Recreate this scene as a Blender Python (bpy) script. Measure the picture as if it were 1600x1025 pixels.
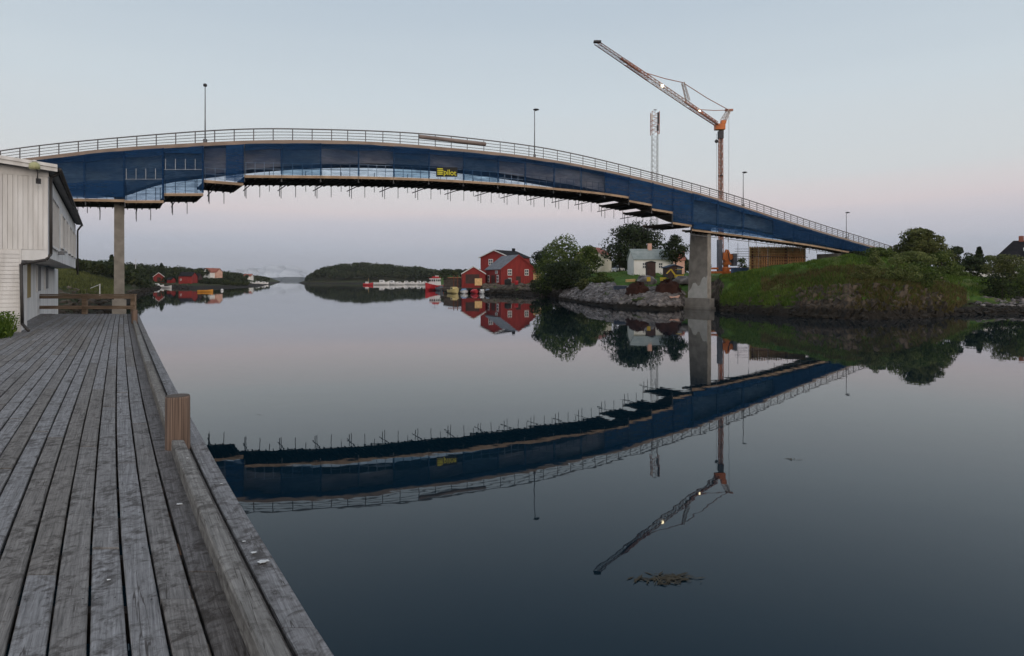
import bpy, math, random
import numpy as np
from mathutils import Vector, Matrix, noise as mnoise

R = math.radians
rnd = random.Random(7)
for o in list(bpy.data.objects):
    bpy.data.objects.remove(o)
SC = bpy.context.scene
COL = SC.collection

# ------------------------------------------------------------------ camera
EYE = 3.4          # metres above the water
HZ = 437.0         # horizon row of the photograph (1600 x 1025)
F = 1000.0
cam_d = bpy.data.cameras.new('camera')
cam = bpy.data.objects.new('camera', cam_d)
COL.objects.link(cam)
cam.location = (0, 0, EYE)
cam.rotation_euler = (R(90), 0, 0)
cam_d.sensor_width = 36
cam_d.sensor_fit = 'HORIZONTAL'
cam_d.lens = 36 * F / 1600
cam_d.shift_y = -(512.5 - HZ) / 1600
cam_d.clip_start = 0.05
cam_d.clip_end = 60000
SC.camera = cam
SC.render.engine = 'CYCLES'
SC.cycles.use_denoising = True
SC.cycles.max_bounces = 6
SC.cycles.transparent_max_bounces = 24
SC.cycles.caustics_reflective = False
SC.cycles.caustics_refractive = False

# ------------------------------------------------------------------ sky
def srgb(r, g, b):
    f = lambda c: c / 12.92 if c <= .04045 else ((c + .055) / 1.055) ** 2.4
    return (f(r / 255), f(g / 255), f(b / 255), 1)

W = bpy.data.worlds.new('World')
SC.world = W
W.use_nodes = True
nt = W.node_tree
nt.nodes.clear()
N = nt.nodes.new
tc = N('ShaderNodeTexCoord')
sep = N('ShaderNodeSeparateXYZ')
nt.links.new(tc.outputs['Generated'], sep.inputs[0])
ramp = N('ShaderNodeValToRGB')
cr = ramp.color_ramp
stops = [(0.0, (168, 174, 188)), (0.022, (177, 182, 196)), (0.055, (190, 195, 208)), (0.08, (206, 204, 213)),
         (0.105, (225, 214, 216)), (0.13, (223, 218, 219)), (0.165, (216, 221, 223)), (0.26, (207, 218, 225)),
         (0.38, (190, 204, 216)), (0.55, (160, 181, 204)), (1.0, (146, 166, 192))]
while len(cr.elements) < len(stops):
    cr.elements.new(0.5)
for e, (p, c) in zip(cr.elements, stops):
    e.position = p
    e.color = srgb(*c)
# faint level streaks of thin cloud shift the gradient a little
stm = N('ShaderNodeMapping'); stm.inputs['Scale'].default_value = (1.6, 1.6, 26); nt.links.new(tc.outputs['Generated'], stm.inputs[0])
stn = N('ShaderNodeTexNoise'); stn.inputs['Scale'].default_value = 1.0; stn.inputs['Detail'].default_value = 4; nt.links.new(stm.outputs[0], stn.inputs['Vector'])
sta = N('ShaderNodeMath'); sta.operation = 'MULTIPLY_ADD'; sta.inputs[1].default_value = .05; nt.links.new(stn.outputs['Fac'], sta.inputs[0])
sts = N('ShaderNodeMath'); sts.operation = 'SUBTRACT'; sts.inputs[1].default_value = .025; nt.links.new(sep.outputs['Z'], sts.inputs[0]); nt.links.new(sts.outputs[0], sta.inputs[2])
nt.links.new(sta.outputs[0], ramp.inputs[0])
# afterglow of the sun that has just set behind the viewer, right of the axis
SUN_AZ = Vector((0.50, -0.866, 0.0))
dot = N('ShaderNodeVectorMath'); dot.operation = 'DOT_PRODUCT'
nt.links.new(tc.outputs['Generated'], dot.inputs[0]); dot.inputs[1].default_value = SUN_AZ
mr = N('ShaderNodeMapRange'); mr.interpolation_type = 'SMOOTHSTEP'
mr.inputs['From Min'].default_value = -0.35; mr.inputs['From Max'].default_value = 1.0
nt.links.new(dot.outputs['Value'], mr.inputs['Value'])
glow = N('ShaderNodeMix'); glow.data_type = 'RGBA'; glow.blend_type = 'ADD'
nt.links.new(mr.outputs[0], glow.inputs['Factor'])
nt.links.new(ramp.outputs[0], glow.inputs['A'])
glow.inputs['B'].default_value = (0.80, 0.66, 0.54, 1)
bg = N('ShaderNodeBackground'); bg.inputs['Strength'].default_value = 1.0
nt.links.new(glow.outputs['Result'], bg.inputs['Color'])
out = N('ShaderNodeOutputWorld'); nt.links.new(bg.outputs[0], out.inputs[0])

sun_d = bpy.data.lights.new('sun', 'SUN')
sun_d.energy = 0.7; sun_d.angle = R(35); sun_d.color = (1.0, 0.86, 0.72)
sun = bpy.data.objects.new('sun', sun_d); COL.objects.link(sun)
sun.rotation_euler = (-(SUN_AZ + Vector((0, 0, 0.22)))).to_track_quat('-Z', 'Y').to_euler()

SC.view_settings.view_transform = 'Standard'
SC.view_settings.look = 'None'
SC.view_settings.exposure = 0.0
SC.view_settings.gamma = 1.0
SC.view_settings.use_curve_mapping = False

# ------------------------------------------------------------------ helpers
def P(px, py, d):
    return Vector(((px - 800) / F * d, d, EYE + (HZ - py) / F * d))
def PZ(px, z, d):
    return Vector(((px - 800) / F * d, d, z))

def spline(tab):
    xs = np.array([t[0] for t in tab], float); ys = np.array([t[1] for t in tab], float)
    n = len(xs); h = np.diff(xs)
    A = np.eye(n); b = np.zeros(n)
    for i in range(1, n - 1):
        A[i, i - 1] = h[i - 1]; A[i, i] = 2 * (h[i - 1] + h[i]); A[i, i + 1] = h[i]
        b[i] = 3 * ((ys[i + 1] - ys[i]) / h[i] - (ys[i] - ys[i - 1]) / h[i - 1])
    c = np.linalg.solve(A, b)
    def f(x):
        i = int(min(max(np.searchsorted(xs, x) - 1, 0), n - 2)); t = x - xs[i]
        bb = (ys[i + 1] - ys[i]) / h[i] - h[i] * (2 * c[i] + c[i + 1]) / 3
        dd = (c[i + 1] - c[i]) / (3 * h[i])
        return float(ys[i] + bb * t + c[i] * t * t + dd * t ** 3)
    return f

class MB:
    """collects shapes and links them as one mesh object"""
    def __init__(s): s.v = []; s.f = []
    def add(s, vs, fs):
        k = len(s.v); s.v += [tuple(v) for v in vs]; s.f += [tuple(i + k for i in f) for f in fs]; return s
    def hexa(s, a):
        return s.add(a, [(0, 3, 2, 1), (4, 5, 6, 7), (0, 1, 5, 4), (1, 2, 6, 5), (2, 3, 7, 6), (3, 0, 4, 7)])
    def box(s, c, size, M=None):
        x, y, z = size[0] / 2, size[1] / 2, size[2] / 2
        q = [Vector(p) for p in ((-x, -y, -z), (x, -y, -z), (x, y, -z), (-x, y, -z), (-x, -y, z), (x, -y, z), (x, y, z), (-x, y, z))]
        if M is not None: q = [M @ p for p in q]
        c = Vector(c)
        return s.hexa([p + c for p in q])
    def beam(s, a, b, w, h, up=(0, 0, 1)):
        a = Vector(a); b = Vector(b); t = (b - a).normalized(); up = Vector(up)
        if abs(t.dot(up)) > .98: up = Vector((1, 0, 0))
        sd = t.cross(up).normalized() * w / 2; u = sd.cross(t).normalized() * h / 2
        return s.hexa([a - sd - u, a + sd - u, b + sd - u, b - sd - u, a - sd + u, a + sd + u, b + sd + u, b - sd + u])
    def tube(s, a, b, r, n=6, r2=None, cap=True):
        a = Vector(a); b = Vector(b); t = (b - a).normalized(); r2 = r if r2 is None else r2
        up = Vector((0, 0, 1)) if abs(t.z) < .95 else Vector((1, 0, 0))
        x = t.cross(up).normalized(); y = x.cross(t)
        vs = []
        for p, rr in ((a, r), (b, r2)):
            for i in range(n):
                an = 2 * math.pi * i / n
                vs.append(p + (x * math.cos(an) + y * math.sin(an)) * rr)
        fs = [(i, (i + 1) % n, n + (i + 1) % n, n + i) for i in range(n)]
        if cap: fs += [tuple(range(n))[::-1], tuple(range(n, 2 * n))]
        return s.add(vs, fs)
    def lathe(s, c, prof, n=16, M=None):
        c = Vector(c); vs = []
        for r, z in prof:
            for i in range(n):
                an = 2 * math.pi * i / n
                p = Vector((r * math.cos(an), r * math.sin(an), z))
                vs.append((M @ p if M is not None else p) + c)
        m = len(prof)
        fs = [(j * n + i, j * n + (i + 1) % n, (j + 1) * n + (i + 1) % n, (j + 1) * n + i) for j in range(m - 1) for i in range(n)]
        fs += [tuple(range(n))[::-1], tuple(range((m - 1) * n, m * n))]
        return s.add(vs, fs)
    def prism(s, poly, off):
        off = Vector(off); n = len(poly); a = [Vector(p) for p in poly]
        return s.add(a + [p + off for p in a], [tuple(range(n))[::-1], tuple(range(n, 2 * n))] + [(i, (i + 1) % n, n + (i + 1) % n, n + i) for i in range(n)])
    def loft(s, rings, closed=True, caps=True):
        n = len(rings[0]); vs = [p for r in rings for p in r]; m = len(rings)
        k = n if closed else n - 1
        fs = [(j * n + i, j * n + (i + 1) % n, (j + 1) * n + (i + 1) % n, (j + 1) * n + i) for j in range(m - 1) for i in range(k)]
        if caps and closed: fs += [tuple(range(n))[::-1], tuple(range((m - 1) * n, m * n))]
        return s.add(vs, fs)
    def xform(s, M):
        s.v = [tuple(M @ Vector(v)) for v in s.v]; return s
    def mesh(s, name, mat, smooth=False):
        me = bpy.data.meshes.new(name); me.from_pydata(s.v, [], s.f); me.update()
        if mat is not None: me.materials.append(mat)
        if smooth: me.polygons.foreach_set('use_smooth', [True] * len(me.polygons))
        return me
    def build(s, name, mat, parent=None, smooth=False):
        o = bpy.data.objects.new(name, s.mesh(name, mat, smooth)); COL.objects.link(o)
        if parent is not None: attach(o, parent)
        return o

ROOTM = {}
def attach(o, parent):
    o.parent = parent
    if parent.name in ROOTM: o.matrix_parent_inverse = ROOTM[parent.name].inverted()

def tag(o, label=None, cat=None, group=None, kind=None):
    if label: o['label'] = label
    if cat: o['category'] = cat
    if group: o['group'] = group
    if kind: o['kind'] = kind
    return o

def thing(name, label, cat, loc=(0, 0, 0), rotz=0.0, group=None):
    """Empty at the base of a thing; parts built afterwards are given in world coordinates"""
    o = bpy.data.objects.new(name, None); COL.objects.link(o)
    o.location = loc; o.rotation_euler = (0, 0, rotz); o.empty_display_size = .3
    ROOTM[o.name] = Matrix.Translation(Vector(loc)) @ Matrix.Rotation(rotz, 4, 'Z')
    return tag(o, label, cat, group)

def dup(root, loc, rotz=0.0, label=None, scale=None):
    kids = {}
    for ob in bpy.data.objects:
        if ob.parent is not None: kids.setdefault(ob.parent.name, []).append(ob)
    r = root.copy(); COL.objects.link(r); r.location = loc; r.rotation_euler = (0, 0, rotz)
    if scale: r.scale = (scale,) * 3
    if label: r['label'] = label
    def rec(a, b):
        for ch in kids.get(a.name, []):
            c = ch.copy(); COL.objects.link(c); c.parent = b; c.matrix_parent_inverse = ch.matrix_parent_inverse.copy(); rec(ch, c)
    rec(root, r)
    return r

# ------------------------------------------------------------------ materials
def new_mat(name):
    m = bpy.data.materials.new(name); m.use_nodes = True
    n = m.node_tree; n.nodes.clear()
    o = n.nodes.new('ShaderNodeOutputMaterial'); b = n.nodes.new('ShaderNodeBsdfPrincipled')
    n.links.new(b.outputs[0], o.inputs[0])
    return m, n, b, o

def noisy(name, c1, c2, scale=3.0, rough=.8, detail=6, bump=0.0, bscale=None, metal=0.0, mapping=None, obj_rand=0.0, spec=.3, c3=None):
    """two colours mixed by noise in object space, optional bump, optional shift per object"""
    m, n, b, o = new_mat(name)
    L = n.links.new
    co = n.nodes.new('ShaderNodeTexCoord').outputs['Object']
    if mapping:
        mp = n.nodes.new('ShaderNodeMapping'); mp.inputs['Scale'].default_value = mapping
        L(co, mp.inputs[0]); co = mp.outputs[0]
    nz = n.nodes.new('ShaderNodeTexNoise'); nz.inputs['Scale'].default_value = scale; nz.inputs['Detail'].default_value = detail
    L(co, nz.inputs['Vector'])
    rp = n.nodes.new('ShaderNodeValToRGB'); rp.color_ramp.elements[0].position = .33; rp.color_ramp.elements[1].position = .67
    rp.color_ramp.elements[0].color = (*c1, 1); rp.color_ramp.elements[1].color = (*c2, 1)
    if c3:
        e = rp.color_ramp.elements.new(.5); e.color = (*c3, 1)
    L(nz.outputs['Fac'], rp.inputs[0])
    colr = rp.outputs[0]
    if obj_rand:
        oi = n.nodes.new('ShaderNodeObjectInfo'); mr = n.nodes.new('ShaderNodeMapRange')
        mr.inputs['To Min'].default_value = 1 - obj_rand; mr.inputs['To Max'].default_value = 1 + obj_rand
        L(oi.outputs['Random'], mr.inputs['Value'])
        mx = n.nodes.new('ShaderNodeVectorMath'); mx.operation = 'SCALE'; L(colr, mx.inputs[0]); L(mr.outputs[0], mx.inputs['Scale']); colr = mx.outputs[0]
    L(colr, b.inputs['Base Color'])
    b.inputs['Roughness'].default_value = rough; b.inputs['Metallic'].default_value = metal
    b.inputs['Specular IOR Level'].default_value = spec
    if bump:
        n2 = n.nodes.new('ShaderNodeTexNoise'); n2.inputs['Scale'].default_value = bscale or scale * 4; n2.inputs['Detail'].default_value = 8
        L(co, n2.inputs['Vector'])
        bp = n.nodes.new('ShaderNodeBump'); bp.inputs['Strength'].default_value = bump; bp.inputs['Distance'].default_value = .05
        L(n2.outputs['Fac'], bp.inputs['Height']); L(bp.outputs[0], b.inputs['Normal'])
    return m

M = {}
M['concrete'] = noisy('concrete', (.185, .165, .140), (.285, .258, .222), 1.3, .9, bump=.25)
M['concrete_edge'] = noisy('edge_beam_concrete', (.25, .185, .145), (.34, .255, .20), .8, .9, mapping=(1, 1, 3))
M['girder'] = noisy('girder_concrete', (.27, .215, .195), (.40, .325, .295), .6, .9, mapping=(1, 1, 2.5))
M['pale_patch'] = noisy('repaired_concrete', (.40, .39, .35), (.50, .48, .44), 1.5, .9)
M['steel'] = noisy('galvanised_steel', (.10, .10, .105), (.17, .17, .175), 2.0, .55, metal=.3)
M['steel_light'] = noisy('light_galvanised_steel', (.36, .37, .38), (.5, .5, .5), 2.0, .5)
M['dark_steel'] = noisy('dark_steel', (.03, .03, .034), (.06, .055, .055), 3, .6)
M['rail'] = noisy('bridge_railing_paint', (.085, .08, .08), (.14, .125, .12), 1.5, .6)
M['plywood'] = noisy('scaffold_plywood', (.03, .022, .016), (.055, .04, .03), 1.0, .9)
M['toe'] = noisy('toe_board_wood', (.30, .205, .13), (.46, .32, .21), 1.2, .85)
M['pipe'] = noisy('weathered_pipe', (.20, .155, .135), (.29, .23, .20), .7, .7)
M['black'] = noisy('black_cloth', (.012, .012, .012), (.02, .02, .018), 4, .7)
M['yellow'] = noisy('yellow_print', (.50, .45, .03), (.62, .56, .05), 4, .7)
M['white_paint'] = noisy('white_board_paint', (.56, .535, .505), (.72, .70, .675), 1.4, .7, obj_rand=.05, bump=.06, mapping=(3, 3, .5))
M['white_render'] = noisy('white_render', (.58, .575, .56), (.78, .77, .75), 1.2, .8, bump=.1, mapping=(1.2, 1.2, .35))
M['white_far'] = noisy('white_house_paint', (.70, .67, .62), (.8, .77, .73), .6, .7)
M['cream'] = noisy('cream_house_paint', (.66, .60, .46), (.76, .70, .57), .6, .7)
M['salmon'] = noisy('salmon_house_paint', (.60, .34, .25), (.70, .43, .33), .6, .7)
M['red_paint'] = noisy('red_house_paint', (.20, .018, .016), (.28, .028, .022), .8, .7, mapping=(4, 4, .6))
M['roof_grey'] = noisy('grey_slate', (.11, .115, .125), (.19, .195, .205), 1.2, .8)
M['roof_green'] = noisy('grey_green_roof', (.20, .235, .225), (.29, .32, .305), 1.0, .8)
M['roof_dark'] = noisy('dark_roof', (.012, .012, .014), (.024, .023, .025), 1.0, .9, spec=.1)
M['roof_red'] = noisy('red_tile_roof', (.23, .075, .05), (.33, .12, .08), 1.0, .8)
M['roof_blue'] = noisy('dark_blue_roof', (.03, .045, .075), (.05, .07, .11), 1.0, .7)
M['glass'] = noisy('window_glass', (.035, .045, .055), (.06, .07, .085), 1, .08, spec=.6)
M['frame'] = noisy('window_frame_white', (.62, .60, .57), (.74, .72, .69), 2, .6)
M['brown_paint'] = noisy('brown_boards', (.045, .022, .018), (.07, .036, .03), 1, .7)
M['ochre'] = noisy('ochre_door', (.26, .19, .06), (.34, .26, .10), 1, .7)
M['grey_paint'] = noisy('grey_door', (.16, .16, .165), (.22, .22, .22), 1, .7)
M['pipe_dark'] = noisy('drainpipe', (.035, .032, .032), (.06, .055, .05), 2, .5)
M['lamp_shade'] = noisy('lamp_shade_glass', (.34, .34, .16), (.46, .45, .25), 3, .3)
M['rail_wood'] = noisy('rail_wood', (.13, .09, .06), (.25, .18, .125), 2.0, .85, mapping=(.6, 6, 6), bump=.3, obj_rand=.15)
M['old_wood'] = noisy('old_jetty_wood', (.05, .04, .034), (.10, .08, .065), 2.0, .9)
M['orange'] = noisy('orange_crane_paint', (.52, .13, .025), (.62, .19, .05), 1.0, .5)
M['crane_red'] = noisy('crane_red_paint', (.30, .11, .065), (.42, .175, .11), 1.0, .5)
M['crane_white'] = noisy('crane_white_paint', (.50, .42, .38), (.62, .55, .5), 1.0, .5)
M['crane_mid'] = noisy('faded_crane_paint', (.34, .20, .15), (.50, .34, .27), 1.0, .5)
M['counterweight'] = noisy('counterweight_concrete', (.10, .10, .12), (.16, .16, .18), 1.0, .8)
M['form_y'] = noisy('yellow_formwork_timber', (.60, .37, .15), (.76, .50, .24), 2.0, .8, obj_rand=.2)
M['form_o'] = noisy('orange_formwork_timber', (.62, .31, .13), (.78, .44, .21), 2.0, .8, obj_rand=.25)
M['form_r'] = noisy('red_brown_formwork_sheet', (.15, .05, .03), (.26, .10, .055), .8, .8, obj_rand=.3)
M['blue_tarp'] = noisy('blue_container_paint', (.035, .075, .16), (.055, .11, .22), 1.0, .6)
M['rust'] = noisy('rust_brown_heap', (.028, .011, .008), (.06, .024, .016), 1.2, .95, bump=.6)
M['yellow_paint'] = noisy('yellow_machine_paint', (.55, .36, .02), (.68, .47, .05), 1.0, .5)
M['boat_white'] = noisy('white_boat_gelcoat', (.68, .66, .63), (.78, .76, .74), 1.0, .35)
M['boat_red'] = noisy('red_boat_paint', (.40, .02, .03), (.50, .04, .045), 1.0, .4)
M['boat_yellow'] = noisy('yellow_boat_paint', (.55, .42, .16), (.66, .52, .24), 1.0, .4)
M['boat_orange'] = noisy('orange_boat_paint', (.62, .25, .03), (.72, .33, .06), 1.0, .4)
M['boat_grey'] = noisy('grey_boat_paint', (.12, .14, .17), (.18, .2, .23), 1.0, .4)
M['boat_blue'] = noisy('blue_boat_cover', (.16, .24, .36), (.22, .31, .44), 1.0, .6)
M['tyre'] = noisy('rubber', (.015, .015, .015), (.03, .03, .03), 2, .9)
M['stone'] = noisy('grey_quarry_stone', (.075, .065, .060), (.30, .27, .255), 1.1, .95, detail=8, bump=.5, c3=(.15, .135, .128))
M['stone_dark'] = noisy('dark_shore_stone', (.045, .036, .028), (.15, .12, .09), 1.0, .95, detail=8, bump=.5)
M['bark'] = noisy('bark', (.045, .035, .028), (.09, .07, .055), 3, .95)
M['net_heap'] = noisy('blue_grey_fishing_net', (.10, .12, .16), (.20, .22, .26), 6, .95, bump=.8)
M['seaweed'] = noisy('brown_seaweed', (.022, .016, .007), (.055, .042, .02), 6, .7)
M['dropping'] = noisy('white_dropping', (.6, .6, .58), (.75, .75, .73), 20, .9)

def wet_foot(m, z0, z1):
    n = m.node_tree; L = n.links.new; b = [k for k in n.nodes if k.type == 'BSDF_PRINCIPLED'][0]
    src = b.inputs['Base Color'].links[0].from_socket
    g = n.nodes.new('ShaderNodeNewGeometry'); sp = n.nodes.new('ShaderNodeSeparateXYZ'); L(g.outputs['Position'], sp.inputs[0])
    k = n.nodes.new('ShaderNodeMapRange'); k.inputs['From Min'].default_value = z0; k.inputs['From Max'].default_value = z1; L(sp.outputs['Z'], k.inputs['Value'])
    x = n.nodes.new('ShaderNodeMix'); x.data_type = 'RGBA'; L(k.outputs[0], x.inputs['Factor']); x.inputs['A'].default_value = (.022, .018, .013, 1); L(src, x.inputs['B'])
    L(x.outputs['Result'], b.inputs['Base Color'])
M['rock_brown'] = noisy('brown_bedrock', (.030, .024, .018), (.125, .095, .068), .9, .95, detail=8, bump=.5)
wet_foot(M['rock_brown'], .7, 1.4); wet_foot(M['stone_dark'], .9, 1.5); wet_foot(M['stone'], .15, .5)

def emit(name, c, s):
    m, n, b, o = new_mat(name)
    b.inputs['Base Color'].default_value = (.6, .6, .5, 1)
    b.inputs['Emission Color'].default_value = (*c, 1); b.inputs['Emission Strength'].default_value = s
    return m
M['floodlight'] = emit('lit_floodlight', (1, .82, .5), 9)

def leaf_mat(name, c1, c2, c3, clump=.5):
    m, n, b, o = new_mat(name); L = n.links.new
    g = n.nodes.new('ShaderNodeNewGeometry')
    co = n.nodes.new('ShaderNodeTexCoord')
    nz = n.nodes.new('ShaderNodeTexNoise'); nz.inputs['Scale'].default_value = clump; nz.inputs['Detail'].default_value = 3
    L(co.outputs['Object'], nz.inputs['Vector'])
    ad = n.nodes.new('ShaderNodeMath'); ad.operation = 'MULTIPLY_ADD'; ad.inputs[1].default_value = .45; 
    L(g.outputs['Random Per Island'], ad.inputs[0])
    sb = n.nodes.new('ShaderNodeMath'); sb.operation = 'SUBTRACT'; sb.inputs[1].default_value = .22
    L(nz.outputs['Fac'], sb.inputs[0]); L(sb.outputs[0], ad.inputs[2])
    rp = n.nodes.new('ShaderNodeValToRGB'); e = rp.color_ramp.elements
    e[0].position = .25; e[1].position = .8; e[0].color = (*c1, 1); e[1].color = (*c3, 1)
    q = e.new(.52); q.color = (*c2, 1)
    L(ad.outputs[0], rp.inputs[0])
    L(rp.outputs[0], b.inputs['Base Color']); b.inputs['Roughness'].default_value = .7; b.inputs['Specular IOR Level'].default_value = .15
    tr = n.nodes.new('ShaderNodeBsdfTranslucent'); L(rp.outputs[0], tr.inputs['Color'])
    mx = n.nodes.new('ShaderNodeMixShader'); mx.inputs[0].default_value = .3
    L(b.outputs[0], mx.inputs[1]); L(tr.outputs[0], mx.inputs[2]); L(mx.outputs[0], o.inputs[0])
    return m
M['leaf'] = leaf_mat('green_leaves', (.032, .052, .012), (.078, .112, .025), (.145, .175, .048))
M['leaf_dark'] = leaf_mat('dark_leaves', (.013, .021, .009), (.028, .042, .015), (.055, .072, .025))
M['leaf_olive'] = leaf_mat('olive_leaves', (.046, .053, .015), (.10, .112, .034), (.165, .168, .056))
M['leaf_light'] = leaf_mat('light_green_leaves', (.065, .085, .022), (.13, .155, .045), (.20, .215, .075))
M['leaf_far'] = leaf_mat('far_wood_leaves', (.016, .024, .010), (.036, .050, .018), (.070, .076, .028), .07)
M['leaf_rust'] = leaf_mat('rust_brown_leaves', (.022, .008, .006), (.04, .014, .010), (.065, .024, .016))
M['grass_blade'] = leaf_mat('grass_blades', (.038, .072, .010), (.080, .135, .020), (.15, .20, .036), .25)
M['grass_dry'] = leaf_mat('dry_grass_blades', (.055, .050, .016), (.10, .082, .028), (.16, .115, .05), .5)

def net_mat(name, col, dens, tint=(.82, .90, 1, 1)):
    m, n, b, o = new_mat(name); L = n.links.new
    n.nodes.remove(b)
    tcn = n.nodes.new('ShaderNodeTexCoord')
    mp = n.nodes.new('ShaderNodeMapping'); mp.inputs['Scale'].default_value = (.22, .22, 1.1)
    L(tcn.outputs['Object'], mp.inputs[0])
    nz = n.nodes.new('ShaderNodeTexNoise'); nz.inputs['Scale'].default_value = 1.0; nz.inputs['Detail'].default_value = 5; L(mp.outputs[0], nz.inputs['Vector'])
    df = n.nodes.new('ShaderNodeBsdfDiffuse'); df.inputs['Color'].default_value = (*col, 1)
    tl = n.nodes.new('ShaderNodeBsdfTranslucent'); tl.inputs['Color'].default_value = (*col, 1)
    m1 = n.nodes.new('ShaderNodeMixShader'); m1.inputs[0].default_value = .4; L(df.outputs[0], m1.inputs[1]); L(tl.outputs[0], m1.inputs[2])
    tp = n.nodes.new('ShaderNodeBsdfTransparent'); tp.inputs['Color'].default_value = tint
    mr = n.nodes.new('ShaderNodeMapRange'); mr.inputs['From Min'].default_value = .3; mr.inputs['From Max'].default_value = .7
    mr.inputs['To Min'].default_value = max(0, dens - .24); mr.inputs['To Max'].default_value = min(1, dens + .18)
    mp2 = n.nodes.new('ShaderNodeMapping'); mp2.inputs['Scale'].default_value = (.9, .9, 4.5); mp2.inputs['Rotation'].default_value = (.25, .2, 0); L(tcn.outputs['Object'], mp2.inputs[0])
    nz2 = n.nodes.new('ShaderNodeTexNoise'); nz2.inputs['Scale'].default_value = 1; nz2.inputs['Detail'].default_value = 6; nz2.inputs['Distortion'].default_value = .8; L(mp2.outputs[0], nz2.inputs['Vector'])
    av = n.nodes.new('ShaderNodeMath'); av.operation = 'MULTIPLY_ADD'; av.inputs[1].default_value = .9; L(nz2.outputs['Fac'], av.inputs[0])
    sb = n.nodes.new('ShaderNodeMath'); sb.operation = 'SUBTRACT'; sb.inputs[1].default_value = .45; L(nz.outputs['Fac'], sb.inputs[0]); L(sb.outputs[0], av.inputs[2])
    L(av.outputs[0], mr.inputs['Value'])
    m2 = n.nodes.new('ShaderNodeMixShader'); L(mr.outputs[0], m2.inputs[0]); L(tp.outputs[0], m2.inputs[1]); L(m1.outputs[0], m2.inputs[2])
    L(m2.outputs[0], o.inputs[0])
    return m
NETC = (.027, .074, .165)
M['net_thin'] = net_mat('blue_debris_net_thin', NETC, .34, (.78, .88, 1, 1))
M['net_mid'] = net_mat('blue_debris_net', NETC, .55, (.58, .80, 1, 1))
M['net_thick'] = net_mat('blue_debris_net_doubled', (.026, .080, .19), .80)

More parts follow.
